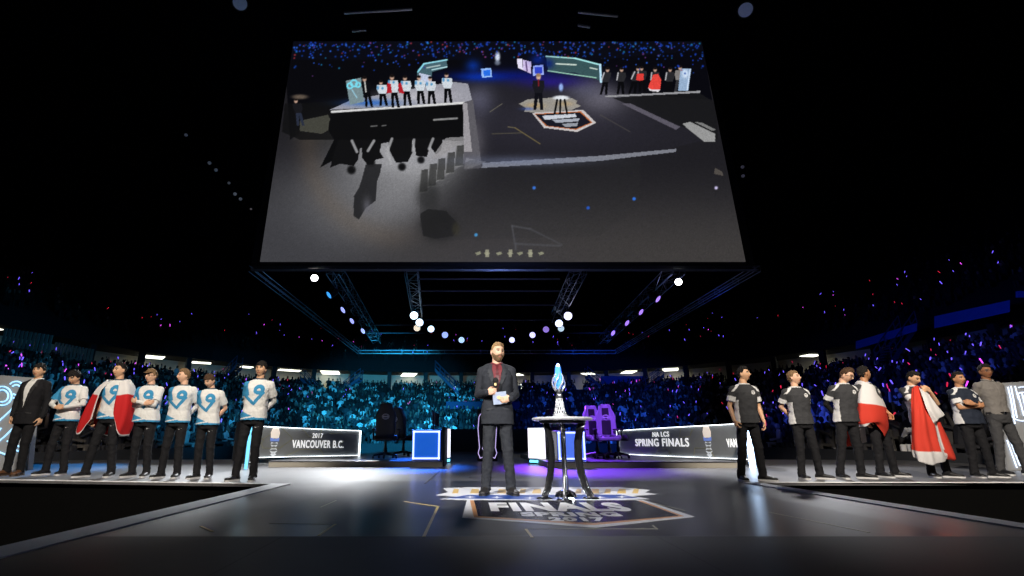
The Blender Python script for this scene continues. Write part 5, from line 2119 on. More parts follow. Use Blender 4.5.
# nearest seats whose heads are not behind the people or the setting right in front
def hidden(s_):
    px, py = s_[4], s_[5]
    if py > 470: return True
    if px < 262 and py > 425 and False: return True
    for lo, hi, t in ((0, 38, 376), (262, 362, 424), (615, 760, 424), (1002, 1030, 378), (408, 450, 428), (528, 588, 428)):
        if lo < px < hi and py > t: return True
    return False
vis = [s_ for s_ in seats if not hidden(s_) and 0 < s_[4] < 1024]
vis.sort(key=lambda q: q[6])
near = vis[:300]
ns = set(id(q) for q in near)
for q in near:
    o = bpy.data.objects.new('spectator', rnd.choice(pmeshes))
    COL.objects.link(o)
    o.location = q[:3]
    o.rotation_euler = (0, 0, q[3])
    k_ = rnd.uniform(.94, 1.06)
    o.scale = (k_, k_, k_)
    if q[4] < 512:
        tag(o, 'seated spectator in the near rows of the stands behind the left wing', 'person', 'spectators behind the left wing')
    else:
        tag(o, 'seated spectator in the near rows of the stands behind the right wing', 'person', 'spectators behind the right wing')
rest = [q for q in seats if id(q) not in ns]


def bake_crowd(lst, name, label, m, cols):
    V, Fc, Cc = [], [], []
    base = 0
    for q in lst:
        vv, ff = rnd.choice(parr)
        c, s_ = math.cos(q[3]), math.sin(q[3])
        k_ = rnd.uniform(.93, 1.07)
        w = vv * k_
        X = w[:, 0] * c - w[:, 1] * s_ + q[0]
        Y = w[:, 0] * s_ + w[:, 1] * c + q[1]
        Z = w[:, 2] + q[2]
        V.append(np.stack([X, Y, Z], 1))
        Fc += [tuple(i + base for i in f) for f in ff]
        col = np.tile(np.array(rnd.choice(cols)) * rnd.uniform(.6, 1.3), (len(vv), 1))
        head = (vv[:, 2] > 1.04)
        col[head] = rnd.choice(((.30, .21, .16), (.02, .015, .015), (.02, .015, .015), (.12, .08, .06)))
        Cc.append(col)
        base += len(vv)
    me = bpy.data.meshes.new(name)
    me.from_pydata(np.concatenate(V).tolist(), [], Fc)
    set_col(me, np.clip(np.concatenate(Cc), 0, .9))
    me.materials.append(m)
    o = link(name, me)
    return tag(o, label, 'crowd', kind='stuff')


cols = [(.012, .012, .014)] * 12 + [(.04, .04, .05)] * 4 + [(.2, .2, .2)] * 2 + [(.85, .85, .85)] * 3
bake_crowd(rest, 'crowd', 'dense crowd filling the lower stands further back around the stage', M_CROWDA, cols)
up = []
for i in range(NU):
    for (x, y, n) in bowl_path(DC + .2 + (i + .5) * UD, 1.5):
        px, py, zc = project((x, y, ZC + 3.2 + i * UH + 1))
        if zc < 4 or px < -10 or px > 1034 or rnd.random() < .35: continue
        up.append((x, y, ZC + 3.2 + i * UH, math.atan2(n[1], n[0]) + PI / 2, px, py, zc, i))
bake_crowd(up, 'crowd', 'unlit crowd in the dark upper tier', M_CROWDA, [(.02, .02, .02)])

# ---- glowing cheer sticks held up in the crowd
SM = {}
for nm, ec, st in (('violet', (.16, .10, 1.0), 1.5), ('red', (.9, .02, .05), .9), ('magenta', (.75, .08, .9), 1.5)):
    b = MB()
    b.tube([(0, 0, -.16), (0, 0, -.02), (0, 0, .16)], [.025, .036, .036], 8)
    b.sphere((0, 0, .16), .036, 8, 5)
    me = b.mesh('cheer_stick')
    me.materials.append(mat('cheer_stick_' + nm, (.5, .4, .9), .5, emit=ec, strength=st))
    SM[nm] = me


def stick(q, h, up_=False):
    nm = rnd.choices(['violet', 'red', 'magenta'], [.60, .32, .08])[0]
    o = bpy.data.objects.new('cheer_stick', SM[nm])
    COL.objects.link(o)
    c, s_ = math.cos(q[3]), math.sin(q[3])
    ox, oy = rnd.uniform(-.2, .2), -.15
    o.location = (q[0] + ox * c - oy * s_, q[1] + ox * s_ + oy * c, q[2] + h)
    o.rotation_euler = (rnd.uniform(-.6, .6), rnd.uniform(-.6, .6), 0)
    k_ = rnd.uniform(.45, .85) * (.85 if up_ else 1)
    if nm == 'red': k_ *= .8
    o.scale = (k_, k_, k_ * rnd.uniform(.5, 1.1))
    side = 'left' if q[4] < 480 else 'right'
    where = 'dark upper tier' if up_ else 'lower crowd'
    tag(o, '%s glowing cheer stick raised in the %s, %s half of the hall' % (nm, where, side), 'cheer stick', '%s cheer sticks in the %s at %s' % (nm, where, side))


cand = [q for q in vis if q[6] < 80]
wts = [1.0 + (1.2 if (q[4] < 300 or q[4] > 560) else 0) for q in cand]
for q in rnd.choices(cand, wts, k=285): stick(q, rnd.uniform(1.2, 1.5))
# upper tier: sparser, in loose clusters
ucand = []
for q in up:
    if q[7] > 9: continue
    if noise.noise(Vector((q[4] * .03, q[7] * .3, 4.2))) + rnd.uniform(-.25, .25) > .12: ucand.append(q)
for q in rnd.sample(ucand, min(105, len(ucand))): stick(q, rnd.uniform(1.1, 1.4), True)
# ================================================================== lighting rig
Y1 = 17.2
zt = at(500, 268.5, Y1).z
ang2 = ray(470, 352)
Y2 = Y1
# find the depth at which the far beam appears at row 352
t2 = (zt - HC) / ang2.z
Y2 = ang2.y * t2
xl, xr = at(252, 268, Y1).x, at(757, 268, Y1).x
print('RIG', Y1, Y2, zt, xl, xr)
M_TR = mat('truss_aluminium')


def truss(mb, A, B, size=.42, bay=.7, r=.028, up=Vector((0, 0, 1)), diag=True):
    A, B = Vector(A), Vector(B)
    d = (B - A).normalized()
    sd = d.cross(up).normalized()
    h = size / 2
    corners = [sd * h + up * h, -sd * h + up * h, -sd * h - up * h, sd * h - up * h]
    for c in corners: mb.tube([A + c, B + c], r, 6)
    L_ = (B - A).length
    n = max(2, int(L_ / bay))
    for i in range(n):
        p, q = A + d * L_ * i / n, A + d * L_ * (i + 1) / n
        for j in range(4):
            c0_, c1_ = corners[j], corners[(j + 1) % 4]
            if diag and i % 2: mb.tube([p + c0_, q + c1_], r * .55, 4)
            elif diag: mb.tube([p + c1_, q + c0_], r * .55, 4)
            mb.tube([p + c0_, p + c1_], r * .55, 4)


o0 = Vector(((xl + xr) / 2, (Y1 + Y2) / 2, zt))
fr = thing('lighting_truss', 'large rectangular hanging truss frame below the big screen', 'truss', o0)
cs = [Vector((xl, Y1, zt)), Vector((xr, Y1, zt)), Vector((xr, Y2, zt)), Vector((xl, Y2, zt))]
for i in range(4):
    k = MB()
    truss(k, cs[i] - o0, cs[(i + 1) % 4] - o0, .22 if i else .13, 1.5, .018 if i else .024, diag=False)
    k.build('truss_beam', mat('truss_frame_metal', (.32, .34, .38), .4, .8), fr)


def zpl(px, py, z):
    d = ray(px, py)
    t = (z - HC) / d.z
    return Vector((d.x * t, d.y * t, z))


inner = []
for (a, b_, lab) in (((333, 268), (377, 340), 'inner lighting truss running back on the left side of the rig'), ((678, 268), (603, 340), 'inner lighting truss running back on the right side of the rig'),
                     ((411, 268), (418, 318), 'inner lighting truss left of the rig centre'), ((580, 268), (556, 318), 'inner lighting truss right of the rig centre')):
    A, B = zpl(*a, zt + .5), zpl(*b_, zt + .5)
    k = MB()
    truss(k, A - (A + B) / 2, B - (A + B) / 2, .5, 1.1, .018)
    o = k.build('lighting_truss', M_TR)
    o.location = (A + B) / 2
    tag(o, lab, 'truss')
for (y, x0, x1, lab) in ((325, 372, 414, 'short cross pipe at left, upper of two'), (333, 370, 425, 'short cross pipe at left, lower of two'), (325, 563, 602, 'short cross pipe at right, upper of two'), (333, 556, 604, 'short cross pipe at right, lower of two'),
                         (279, 415, 560, 'long thin cross pipe high in the rig, nearest the screen'), (291, 415, 560, 'long thin cross pipe in the rig, second from the screen'), (305, 420, 560, 'long thin cross pipe in the rig, third from the screen'), (320, 424, 555, 'long thin cross pipe in the rig, farthest back')):
    A, B = zpl(x0, y, zt + .6), zpl(x1, y, zt + .6)
    B.y = A.y
    B.x = (x1 - CX) / F * (A.y * cp + (A.z - HC) * sp)
    k = MB()
    k.tube([A - (A + B) / 2, B - (A + B) / 2], .05, 8)
    o = k.build('rig_pipe', mat('rig_pipe_dark', (.10, .10, .11), .5, .5))
    o.location = (A + B) / 2
    tag(o, lab, 'pipe')


def stage_lamp(px, py, z, label, ec, st, r=.16, aim=None, group=None, scale_=1.0):
    p = zpl(px, py, z)
    aim = Vector(aim or (0, 3, 0))
    dirv = (aim - p).normalized()
    M3 = dirv.to_track_quat('Z', 'Y').to_matrix().to_4x4()
    r = r * .82
    root = thing('stage_lamp', label, 'stage light', p, group)
    k = MB()
    k.lathe([(r * .55, -.42), (r * .95, -.36), (r * 1.05, -.20), (r * 1.05, -.03), (r * 1.18, -.02), (r * 1.18, .02), (r * .99, .02), (r * .99, -.01)], 20, M=M3, caps=False)
    k.lathe([(.001, -.42), (r * .55, -.42)], 20, M=M3, caps=False)
    k.build('housing', M_CASE, root, smooth='angle')
    k = MB()
    k.lathe([(.001, .012), (r * .5, .010), (r * .98, -.005), (r * .98, -.02)], 24, M=M3, caps=False)
    k.build('lens', mat('lamp_lens_%s' % (str(ec)), (.8, .8, .9), .3, emit=ec, strength=st), root)
    k = MB()
    sd = M3.to_3x3() @ Vector((1, 0, 0))
    w = r * 1.3
    hb_ = z and .52
    k.tube([sd * w - dirv * .12, sd * w + Vector((0, 0, .28)) - dirv * .12, -sd * w + Vector((0, 0, .28)) - dirv * .12, -sd * w - dirv * .12], .022, 6)
    k.tube([Vector((0, 0, .28)) - dirv * .12, Vector((0, 0, .52)) - dirv * .12], .035, 8)
    k.build('yoke', M_CASE, root)
    return p


zl = zt - .15
LB = (.42, .55, 1.0)
stage_lamp(314.5, 278, zl, 'big glaring white follow spot at the left of the rig', (1, .98, .95), 9, .16, (2, 0, 2))
stage_lamp(678.5, 282, zl, 'big glaring white follow spot at the right of the rig', (1, .96, .93), 9, .16, (0, 0, 2))
for i, (x, y) in enumerate(((329, 295), (343, 310), (352, 321), (363, 331))):
    stage_lamp(x, y, zl, ['cyan-blue stage light nearest the left follow spot', 'lilac stage light second behind the left follow spot', 'lilac stage light third behind the left follow spot', 'lilac stage light at the back end of the left truss'][i],
               [(.03, .30, .75), (.34, .38, .95), (.34, .38, .95), (.38, .45, 1.0)][i], 1.3, .20, (-24, 6, -12))
for i, (x, y) in enumerate(((658, 299), (641, 312), (627, 323), (613, 333))):
    stage_lamp(x, y, zl, ['violet stage light nearest the right follow spot', 'violet stage light second behind the right follow spot', 'violet stage light third behind the right follow spot', 'violet stage light at the back end of the right truss'][i],
               (.40, .20, .92), 1.2, .20, (24, 6, -12))
for i, (x, y, e_, s_) in enumerate(((414, 315.5, (.62, .85, 1.0), 3.2), (419.5, 322.5, (.62, .85, 1.0), 3.2), (417, 328, (.9, .8, .6), 1.0), (431, 329, (.55, .8, 1.0), 2.5), (445, 335, (.30, .42, .95), 1.3), (461.5, 340, (.40, .62, .95), 1.3))):
    stage_lamp(x, y, zl, ['pale blue-white stage light, first of the left centre arc', 'pale blue-white stage light, second of the left centre arc', 'small warm lamp just below the second light of the left centre arc', 'pale blue stage light, middle of the left centre arc', 'blue stage light, second last of the left centre arc', 'blue stage light, last of the left centre arc, closest to the host'][i], e_, s_, .24 if i < 2 else .22, (0, 0, 0))
for i, (x, y, e_, s_) in enumerate(((568, 316, (.72, .72, 1.0), 3.2), (559, 323.5, (.62, .7, 1.0), 2.6), (561, 328.5, (.55, .75, .9), .9), (546, 329.5, (.30, .18, .7), .9), (532.5, 335, (.5, .5, 1.0), 1.8), (512, 340, (.55, .58, 1.0), 1.8))):
    stage_lamp(x, y, zl, ['bright lilac-white stage light, first of the right centre arc', 'lilac-white stage light, second of the right centre arc', 'small pale lamp just below the second light of the right centre arc', 'dim violet stage light in the right centre arc', 'lilac stage light, second last of the right centre arc', 'lilac stage light, last of the right centre arc, closest to the host'][i], e_, s_, .24 if i < 2 else .21, (0, 0, 0))
# faint lamps high up in the hall
zf = 16.0
for i, (x, y, r_, e_, s_, nm) in enumerate(((240, 3, .34, (.03, .07, .13), .6, 'large dim blue lamp at the top left of the hall ceiling'), (745.5, 10, .34, (.05, .08, .16), .6, 'large dim blue lamp at the top right of the hall ceiling'),
                                            (209.5, 163, .14, (.10, .13, .18), .5, 'faint small lamp of the ceiling string left of the screen, topmost'), (216, 170, .14, (.10, .13, .18), .5, 'faint small lamp of the ceiling string left of the screen, second'),
                                            (229, 183, .12, (.12, .14, .18), .5, 'faint small lamp of the ceiling string left of the screen, third'), (235, 194, .15, (.14, .17, .22), .7, 'faint small lamp of the ceiling string left of the screen, fourth'),
                                            (240.5, 199, .15, (.12, .15, .2), .6, 'faint small lamp of the ceiling string left of the screen, fifth'), (251, 209, .10, (.2, .18, .2), .6, 'tiny lamp of the ceiling string beside the screen edge'),
                                            (742.5, 167, .14, (.07, .07, .10), .6, 'faint lamp right of the screen, upper of two'), (743, 176, .14, (.08, .08, .12), .6, 'faint lamp right of the screen, lower of two'), (186, 135, .12, (.08, .1, .15), .5, 'lone faint lamp far left of the screen in the dark ceiling'))):
    stage_lamp(x, y, zf, nm, e_, s_ * .45, r_ * .9, (0, 2, 0))
for (a, b_, lab) in (((344, 13), (412, 9), 'faint ceiling pipe above the screen at left'), ((352, 31), (366, 30), 'short faint ceiling bar just above the screen at left'), ((578, 12), (618, 16), 'faint ceiling pipe above the screen at right'), ((578, 25), (590, 27), 'short faint ceiling bar just above the screen at right')):
    A, B = zpl(*a, 15), zpl(*b_, 15)
    k = MB()
    k.tube([A - (A + B) / 2, B - (A + B) / 2], .05, 8)
    o = k.build('ceiling_pipe', M_TR)
    o.location = (A + B) / 2
    tag(o, lab, 'pipe')

# ================================================================== the big screen
YS = Y1 - .35
yt = YS * 1.03
xa, xb = (260 - CX) / F * (YS * cp + (at(470, 262, YS).z - HC) * sp), (745.5 - CX) / F * (YS * cp + (at(470, 262, YS).z - HC) * sp)
zb_, zt_ = at(470, 262, YS).z, at(470, 41.5, yt).z
scr = thing('big_screen', 'huge hanging video screen showing the stage from above', 'screen', ((xa + xb) / 2, YS, (zb_ + zt_) / 2))
so = Vector(scr.location)


def SP(u, v, off=0.0):
    """u right, v up, on the screen plane"""
    p = Vector((xa + (xb - xa) * u, YS + (yt - YS) * v, zb_ + (zt_ - zb_) * v))
    return p + Vector((0, -off, 0)) - so


k = MB()
for (u0, u1, v0, v1) in ((-.018, 1.018, -.014, 1.02),):
    f_ = [SP(u0, v0, -.02), SP(u1, v0, -.02), SP(u1, v1, -.02), SP(u0, v1, -.02)]
    k.add(f_ + [p + Vector((0, .5, 0)) for p in f_], [(0, 1, 2, 3), (7, 6, 5, 4), (0, 4, 5, 1), (1, 5, 6, 2), (2, 6, 7, 3), (3, 7, 4, 0)])
k.build('casing', M_BLACK, scr)

NUx, NVx = 660, 350
U, V = np.meshgrid(np.linspace(0, 1, NUx + 1), np.linspace(0, 1, NVx + 1))
WX = xa + (xb - xa) * U
WY = YS + (yt - YS) * V
WZ = zb_ + (zt_ - zb_) * V
PX, PY, _ = project(np.stack([WX, WY, WZ], -1))
IMG = np.zeros(PX.shape + (3,))


def sg(r, g, b): return np.array((r, g, b), float) / 255


def sstep(a, b, x):
    t = np.clip((x - a) / (b - a), 0, 1)
    return t * t * (3 - 2 * t)


def blend(mask, col):
    global IMG
    m = mask[..., None]
    IMG = IMG * (1 - m) + np.asarray(col) * m


def poly(pts, col, a=1.0):
    blend(inside(pts, PX, PY) * a, col)


def blob(cx, cy, rx, ry, col, a=1.0, pw=1.0, rot=0.0):
    dx, dy = PX - cx, PY - cy
    c_, s_ = math.cos(rot), math.sin(rot)
    X_, Y_ = dx * c_ + dy * s_, -dx * s_ + dy * c_
    blend(a * np.exp(-((X_ / rx) ** 2 + (Y_ / ry) ** 2) ** pw), col)


def line(a, b, w, col, al=1.0, soft=.7):
    blend(al * (1 - sstep(w / 2 - soft / 2, w / 2 + soft / 2, dseg(PX, PY, a, b))), col)


# floor tones
IMG[:] = sg(30, 29, 33)
blend(sstep(150, 262, PY), sg(60, 58, 58))
blend(sstep(470, 300, PX) * sstep(120, 220, PY), sg(62, 62, 66))
blend((1 - sstep(66, 78, PY)), sg(10, 11, 20))
poly([(285, 60), (470, 60), (470, 104), (330, 114), (290, 140)], sg(9, 9, 13))
poly([(600, 60), (704, 50), (712, 100), (600, 92)], sg(8, 8, 14))
# grey lit floor left bottom
blob(388, 178, 74, 50, sg(130, 130, 133), .95, 1.6, -.45)
blob(335, 200, 50, 44, sg(84, 84, 87), .5, 1.4)
blob(430, 160, 34, 24, sg(150, 150, 153), .7, 1.5)
blob(330, 130, 30, 18, sg(60, 60, 58), .8)
ring_ = np.abs(np.hypot((PX - 400) / 1.0, (PY - 140) / 1.05) - 92)
blend(.22 * np.exp(-(ring_ / 12) ** 2) * sstep(440, 380, PX) * (PY > 130), sg(112, 92, 70))
poly([(285, 104), (331, 102), (334, 140), (300, 140), (282, 132)], sg(16, 16, 17), .8)
poly([(300, 121), (328, 115), (334, 127), (322, 134), (300, 131)], sg(72, 72, 64), .9)
# main deck
poly([(452, 80), (600, 78), (607, 92), (640, 104), (720, 140), (716, 138), (640, 155), (470, 168), (464, 104), (450, 102)], sg(33, 32, 38))
blob(600, 100, 26, 16, sg(125, 122, 134), .8)
blob(585, 90, 20, 9, sg(90, 90, 110), .7)
blob(560, 124, 90, 26, sg(52, 50, 62), .6)
blob(480, 100, 14, 16, sg(88, 88, 108), .7)
blob(475, 140, 10, 22, sg(120, 116, 124), .5)
blob(510, 76, 60, 6, sg(8, 20, 110), .8)
blob(480, 77, 22, 4, sg(10, 50, 170), .8)
blob(550, 82, 30, 6, sg(40, 26, 140), .7)
# left wing
poly([(330, 110), (352, 100), (452, 82), (468, 84), (472, 100), (462, 103)], sg(150, 150, 160))
blob(420, 97, 36, 7, sg(190, 188, 196), .8)
blob(372, 103, 26, 3.5, sg(40, 100, 190), .8)
line((332, 112), (464, 103), 2.2, sg(215, 215, 215))
blob(404, 152, 52, 22, sg(158, 158, 162), .85, 1.6)
blob(448, 150, 16, 14, sg(165, 163, 168), .7, 1.6)
# pit with black shadow figures
poly([(331, 113.5), (463, 104.5), (464, 141), (452, 141), (440, 140), (395, 141), (352, 150), (320, 168), (334, 140), (328, 130)], sg(13, 13, 14))
for pts in ([(338, 140), (362, 140), (358, 160), (354, 166), (340, 164), (330, 168)], [(362, 140), (382, 140), (380, 152), (384, 158), (376, 160), (368, 166), (362, 158)],
            [(388, 140), (412, 138), (413, 152), (408, 162), (396, 163), (390, 152)], [(412, 139), (432, 138), (429, 150), (427, 157), (416, 156), (415, 148)], [(430, 138), (443, 138), (441, 150), (436, 155), (431, 148)]):
    poly(pts, sg(17, 17, 18))
for x, y, r in ((351.5, 170, 4.6), (402, 167, 4.2), (421, 160, 3.9), (371, 163, 4.4)):
    blob(x, y, r, r, sg(17, 17, 18), 1, 3)
for x0, y0, x1, y1 in ((357, 152, 352, 141), (368, 151, 374, 141), (386, 155, 392, 139), (391, 164, 387, 150), (413, 151, 414, 140), (429, 149, 433, 139)):
    line((x0, y0), (x1, y1), 2.6, sg(165, 165, 168), .85, 1.2)
poly([(365.5, 165), (382, 164), (380, 174), (377, 182), (375.6, 201), (365.5, 208.5), (359, 220), (353.5, 216), (354, 196), (359, 188), (361.7, 180)], sg(34, 34, 36), .92)
blob(367, 206, 4, 8, sg(108, 108, 118), .6)
line((434, 120), (457, 118.5), 1.8, sg(165, 165, 165), .8)
line((371, 126.5), (377, 126), 1.2, sg(120, 120, 120), .8)
line((382, 126), (386, 125.5), 1.0, sg(120, 120, 120), .8)
# wing side and stairs
poly([(463, 103), (473, 100), (482, 168), (464, 170)], sg(92, 90, 96))
poly([(463, 103), (467, 103), (472, 152), (464, 152)], sg(170, 166, 170), .8)
poly([(466, 158), (486, 162), (472, 168), (464, 169)], sg(140, 138, 142), .7)
poly([(446, 138), (464, 137), (464, 146), (455, 146), (440, 158), (430, 160)], sg(150, 148, 150), .8)
for x, y0, y1 in ((454.5, 146, 167), (445.5, 153, 174), (436, 159, 181), (427.5, 164.5, 187), (419, 170, 193)):
    poly([(x + 2.5, y0), (x + 9.5, y0 - 1), (x + 8.5, y1 - 1), (x, y1)], sg(70, 70, 70))
    line((x, y1), (x + 8.5, y1 - 1), 1.0, sg(132, 132, 132))
    line((x + 2.5, y0), (x, y1), .8, sg(110, 110, 110))
poly([(419, 194), (470, 160), (560, 162), (640, 158), (640, 205), (600, 236), (460, 240), (430, 240), (420, 226), (420, 194), (462, 176)], sg(42, 42, 43), .3)
poly([(420, 214), (428, 209), (446, 211), (458, 224), (454, 236), (436, 239), (423, 236)], sg(26, 26, 26), .75)
blob(438, 226, 20, 17, sg(30, 30, 30), .6, 2)
blob(428, 196, 12, 16, sg(34, 34, 34), .6, 2)
blob(456, 229, 4, 7, sg(52, 50, 38), .7, 2)
# bright rail strip across
poly([(482, 163), (600, 156), (676, 149), (676, 152), (600, 161), (482, 168)], sg(122, 124, 134))
blob(520, 161, 60, 5, sg(110, 120, 150), .5)
# lower screen tones
blend(.35 * sstep(190, 262, PY) * sstep(380, 520, PX), sg(64, 60, 58))
# banners walls on screen
poly([(417, 76), (418, 70), (425, 63), (447, 60), (447, 68), (432, 72), (432, 80)], sg(70, 100, 110))
line((418, 72), (424, 64), 1.6, sg(140, 220, 240))
line((424, 64), (447, 60), 1.4, sg(150, 220, 235))
line((432, 70), (447, 67), 1.0, sg(190, 230, 235))
line((427, 68), (440, 65.5), 1.3, sg(170, 190, 190))
poly([(419, 73), (431, 76), (432, 84), (419, 84)], sg(190, 200, 225))
poly([(546, 57), (575, 59), (598, 64), (601, 82), (596, 79), (575, 73), (548, 71)], sg(56, 84, 88))
line((546, 56.5), (575, 58.5), 1.3, sg(170, 225, 220))
line((575, 58.5), (600, 65), 1.5, sg(170, 235, 235))
line((600, 65), (601, 82), 2.2, sg(190, 230, 255))
line((548, 71), (596, 78), 1.2, sg(150, 200, 180))
line((556, 64), (576, 65), 1.4, sg(200, 215, 205))
line((590, 68), (597, 69.5), 1.2, sg(200, 215, 205))
# desks
poly([(481, 69), (491, 68), (492, 77), (482, 78)], sg(150, 190, 255))
poly([(483, 70.5), (490, 70), (490.5, 76), (484, 76.5)], sg(40, 110, 230))
poly([(533, 66), (543, 65), (544, 75), (533, 76)], sg(160, 180, 255))
poly([(534.5, 67.5), (542, 67), (542.5, 73.5), (534.5, 74)], sg(50, 70, 200))
poly([(517, 59), (522, 59), (523, 70), (518, 68)], sg(230, 225, 250))
poly([(523, 60), (531, 62), (531, 74), (523, 70)], sg(205, 190, 230))
line((526, 62), (527, 71), 1.2, sg(60, 30, 90))
blob(473, 66, 7, 6, sg(12, 50, 150), .8)
blob(538, 60, 7, 5, sg(14, 40, 140), .8)
blob(549, 64, 5, 5, sg(12, 30, 110), .8)
blob(497.5, 57, 2.6, 5, sg(215, 225, 245), 1, 2)
blob(497.5, 63, 3, 2.5, sg(120, 130, 150), .8, 2)
# left team
def fig(x, yt_, yb_2, shirt, legs, skin=(196, 160, 140), w=4.0, dx=0.0, hair=(18, 14, 14)):
    h = yb_2 - yt_
    def xx(f): return x + dx * f
    poly([(xx(.5) - w * .55, yt_ + h * .50), (xx(.5) + w * .55, yt_ + h * .50), (xx(1) + w * .75, yb_2), (xx(1) + w * .25, yb_2), (xx(.6), yt_ + h * .62), (xx(1) - w * .35, yb_2), (xx(1) - w * .8, yb_2)], legs)
    poly([(xx(.2) - w * .85, yt_ + h * .20), (xx(.2) + w * .85, yt_ + h * .20), (xx(.4) + w * .95, yt_ + h * .36), (xx(.5) + w * .6, yt_ + h * .54), (xx(.5) - w * .6, yt_ + h * .54), (xx(.4) - w * .95, yt_ + h * .36)], shirt)
    blob(xx(0), yt_ + h * .11, h * .065, h * .085, sg(*skin), 1, 3)
    blob(xx(0), yt_ + h * .06, h * .07, h * .05, sg(*hair), 1, 3)


poly([(346, 81), (361, 78), (364, 102), (350, 105)], sg(120, 140, 145))
for a_ in ((350, 86, 2.6), (354, 83.5, 3.2), (358, 85, 2.2)):
    r_ = np.abs(np.hypot(PX - a_[0], PY - a_[1]) - a_[2])
    blend(1 - sstep(.5, 1.2, r_), sg(120, 215, 235))
line((352, 90), (357, 98), 1, sg(150, 200, 220))
JW, JL = sg(206, 214, 222), sg(10, 10, 13)
fig(364.5, 76, 107, sg(14, 14, 18), JL, w=5.2, dx=5)
line((364.8, 82), (366, 92), 1.2, sg(205, 205, 200))
for x, yt_, yb_2, dx in ((381, 80, 106, 3), (392, 74, 108, 4), (405, 75, 106, 3), (419, 75, 104.5, 2.5), (430, 76, 104, 2), (446.5, 72, 103, 2)):
    fig(x, yt_, yb_2, JW, JL, w=5.6, dx=dx)
    blob(x + 1.6, yt_ + 8.5, 1.3, 1.4, sg(60, 140, 190), .9, 2)
    blob(x - 3, yt_ + 8, 1.2, 2.2, sg(50, 130, 190), .8, 2)
poly([(387.5, 83), (391, 84), (392, 93), (387, 93.5)], sg(178, 30, 42))
poly([(398, 84), (401, 83), (404.5, 94), (399, 93)], sg(178, 30, 42))
# right team
TG = sg(40, 40, 44)
for x, yt_, yb_2, dx in ((607.5, 67, 95, -4), (621.5, 67, 94.5, -1), (638, 66, 94, -6), (641.5, 66, 92, 1), (655, 67, 94, 0), (670, 67, 94, -1), (680, 65, 93, -2)):
    fig(x, yt_, yb_2, TG if x < 679 else sg(128, 124, 122), JL if x < 679 else sg(52, 52, 56), w=5.0, dx=dx)
    if x < 679: line((x - 3.4, yt_ + 6), (x - 4.2 + dx * .4, yt_ + 13), 1.2, sg(200, 200, 205), .9)
poly([(637, 74), (643.5, 74), (643.5, 80), (640, 81), (636, 80)], sg(222, 62, 56))
poly([(653, 75), (658, 74), (661, 80), (660, 90), (652, 90), (648, 88)], sg(228, 70, 62))
poly([(648, 88), (652, 90), (660, 90), (658, 92), (650, 91)], sg(225, 220, 225))
poly([(680.5, 69), (691, 69), (688, 91), (678, 91)], sg(150, 175, 205))
blob(685, 74, 3.2, 4.5, sg(215, 230, 250), .9, 2)
line((690, 70), (687, 90), 1, sg(215, 230, 255))
poly([(604, 96), (700, 91), (700, 93), (606, 97.5)], sg(150, 150, 154))
poly([(612, 98), (700, 93.5), (716, 104), (718, 140), (690, 130), (650, 114)], sg(24, 24, 26), .85)
poly([(622, 104), (630, 103.5), (680, 127), (676, 130)], sg(96, 92, 104), .9)
poly([(682, 124), (690, 122), (715, 134), (715, 142), (704, 142)], sg(150, 150, 150))
poly([(694, 122), (702, 123), (716, 130), (712, 131)], sg(120, 120, 120))
# emblem, host, table
poly([(519, 104), (525, 101), (528, 99.5), (550, 98), (572, 98.5), (577, 101), (576, 104), (581, 106), (572, 110), (545, 113), (524, 112), (526, 108)], sg(150, 146, 140))
blob(535, 106, 9, 3, sg(196, 160, 96), .6)
blob(565, 104, 8, 2.5, sg(190, 160, 110), .6)
blob(528, 109, 7, 1.6, sg(60, 90, 180), .6)
poly([(532, 113), (583, 110), (596, 123), (577, 132), (544, 128)], sg(200, 194, 194))
poly([(534.5, 114), (581, 111.5), (592.5, 122.8), (576, 130), (546, 126.5)], sg(190, 110, 60))
poly([(535.5, 114.6), (580, 112.4), (591, 122.6), (575.5, 129.2), (547, 126)], sg(26, 26, 36))
poly([(542, 116), (575, 114), (577, 117), (545, 120)], sg(200, 205, 215))
poly([(552, 120), (580, 118.5), (578, 121.5), (556, 123)], sg(165, 170, 182))
poly([(562, 124), (578, 123), (577, 126.5), (565, 127)], sg(150, 155, 165))
line((508, 127), (515, 128), .9, sg(120, 110, 80), .8)
line((515, 128), (540, 144), .9, sg(130, 115, 70), .8)
line((490, 112), (502, 104), .8, sg(120, 115, 95), .7)
line((492, 134), (522, 133), .8, sg(95, 90, 70), .7)
line((600, 115), (630, 132), .8, sg(80, 76, 72), .7)
fig(538.5, 73, 110, sg(26, 26, 32), sg(16, 16, 22), (215, 180, 155), w=6.6, hair=(150, 120, 90))
line((538.5, 80), (538.5, 86), 1.4, sg(120, 30, 40))
blob(561, 87.5, 2.2, 4, sg(150, 180, 240), 1, 2)
blob(561, 98, 8.5, 2.4, sg(226, 230, 236), 1, 3)
for x in (554.5, 560, 567): line((561 + (x - 561) * .6, 100), (x, 114), 2.0, sg(10, 10, 12))
# staff at the left, balcony bits
fig(296, 98, 126, sg(24, 24, 28), sg(40, 46, 62), w=5.0, dx=5)
blob(300, 97, 8, 2.4, sg(150, 130, 110), .6, 2)
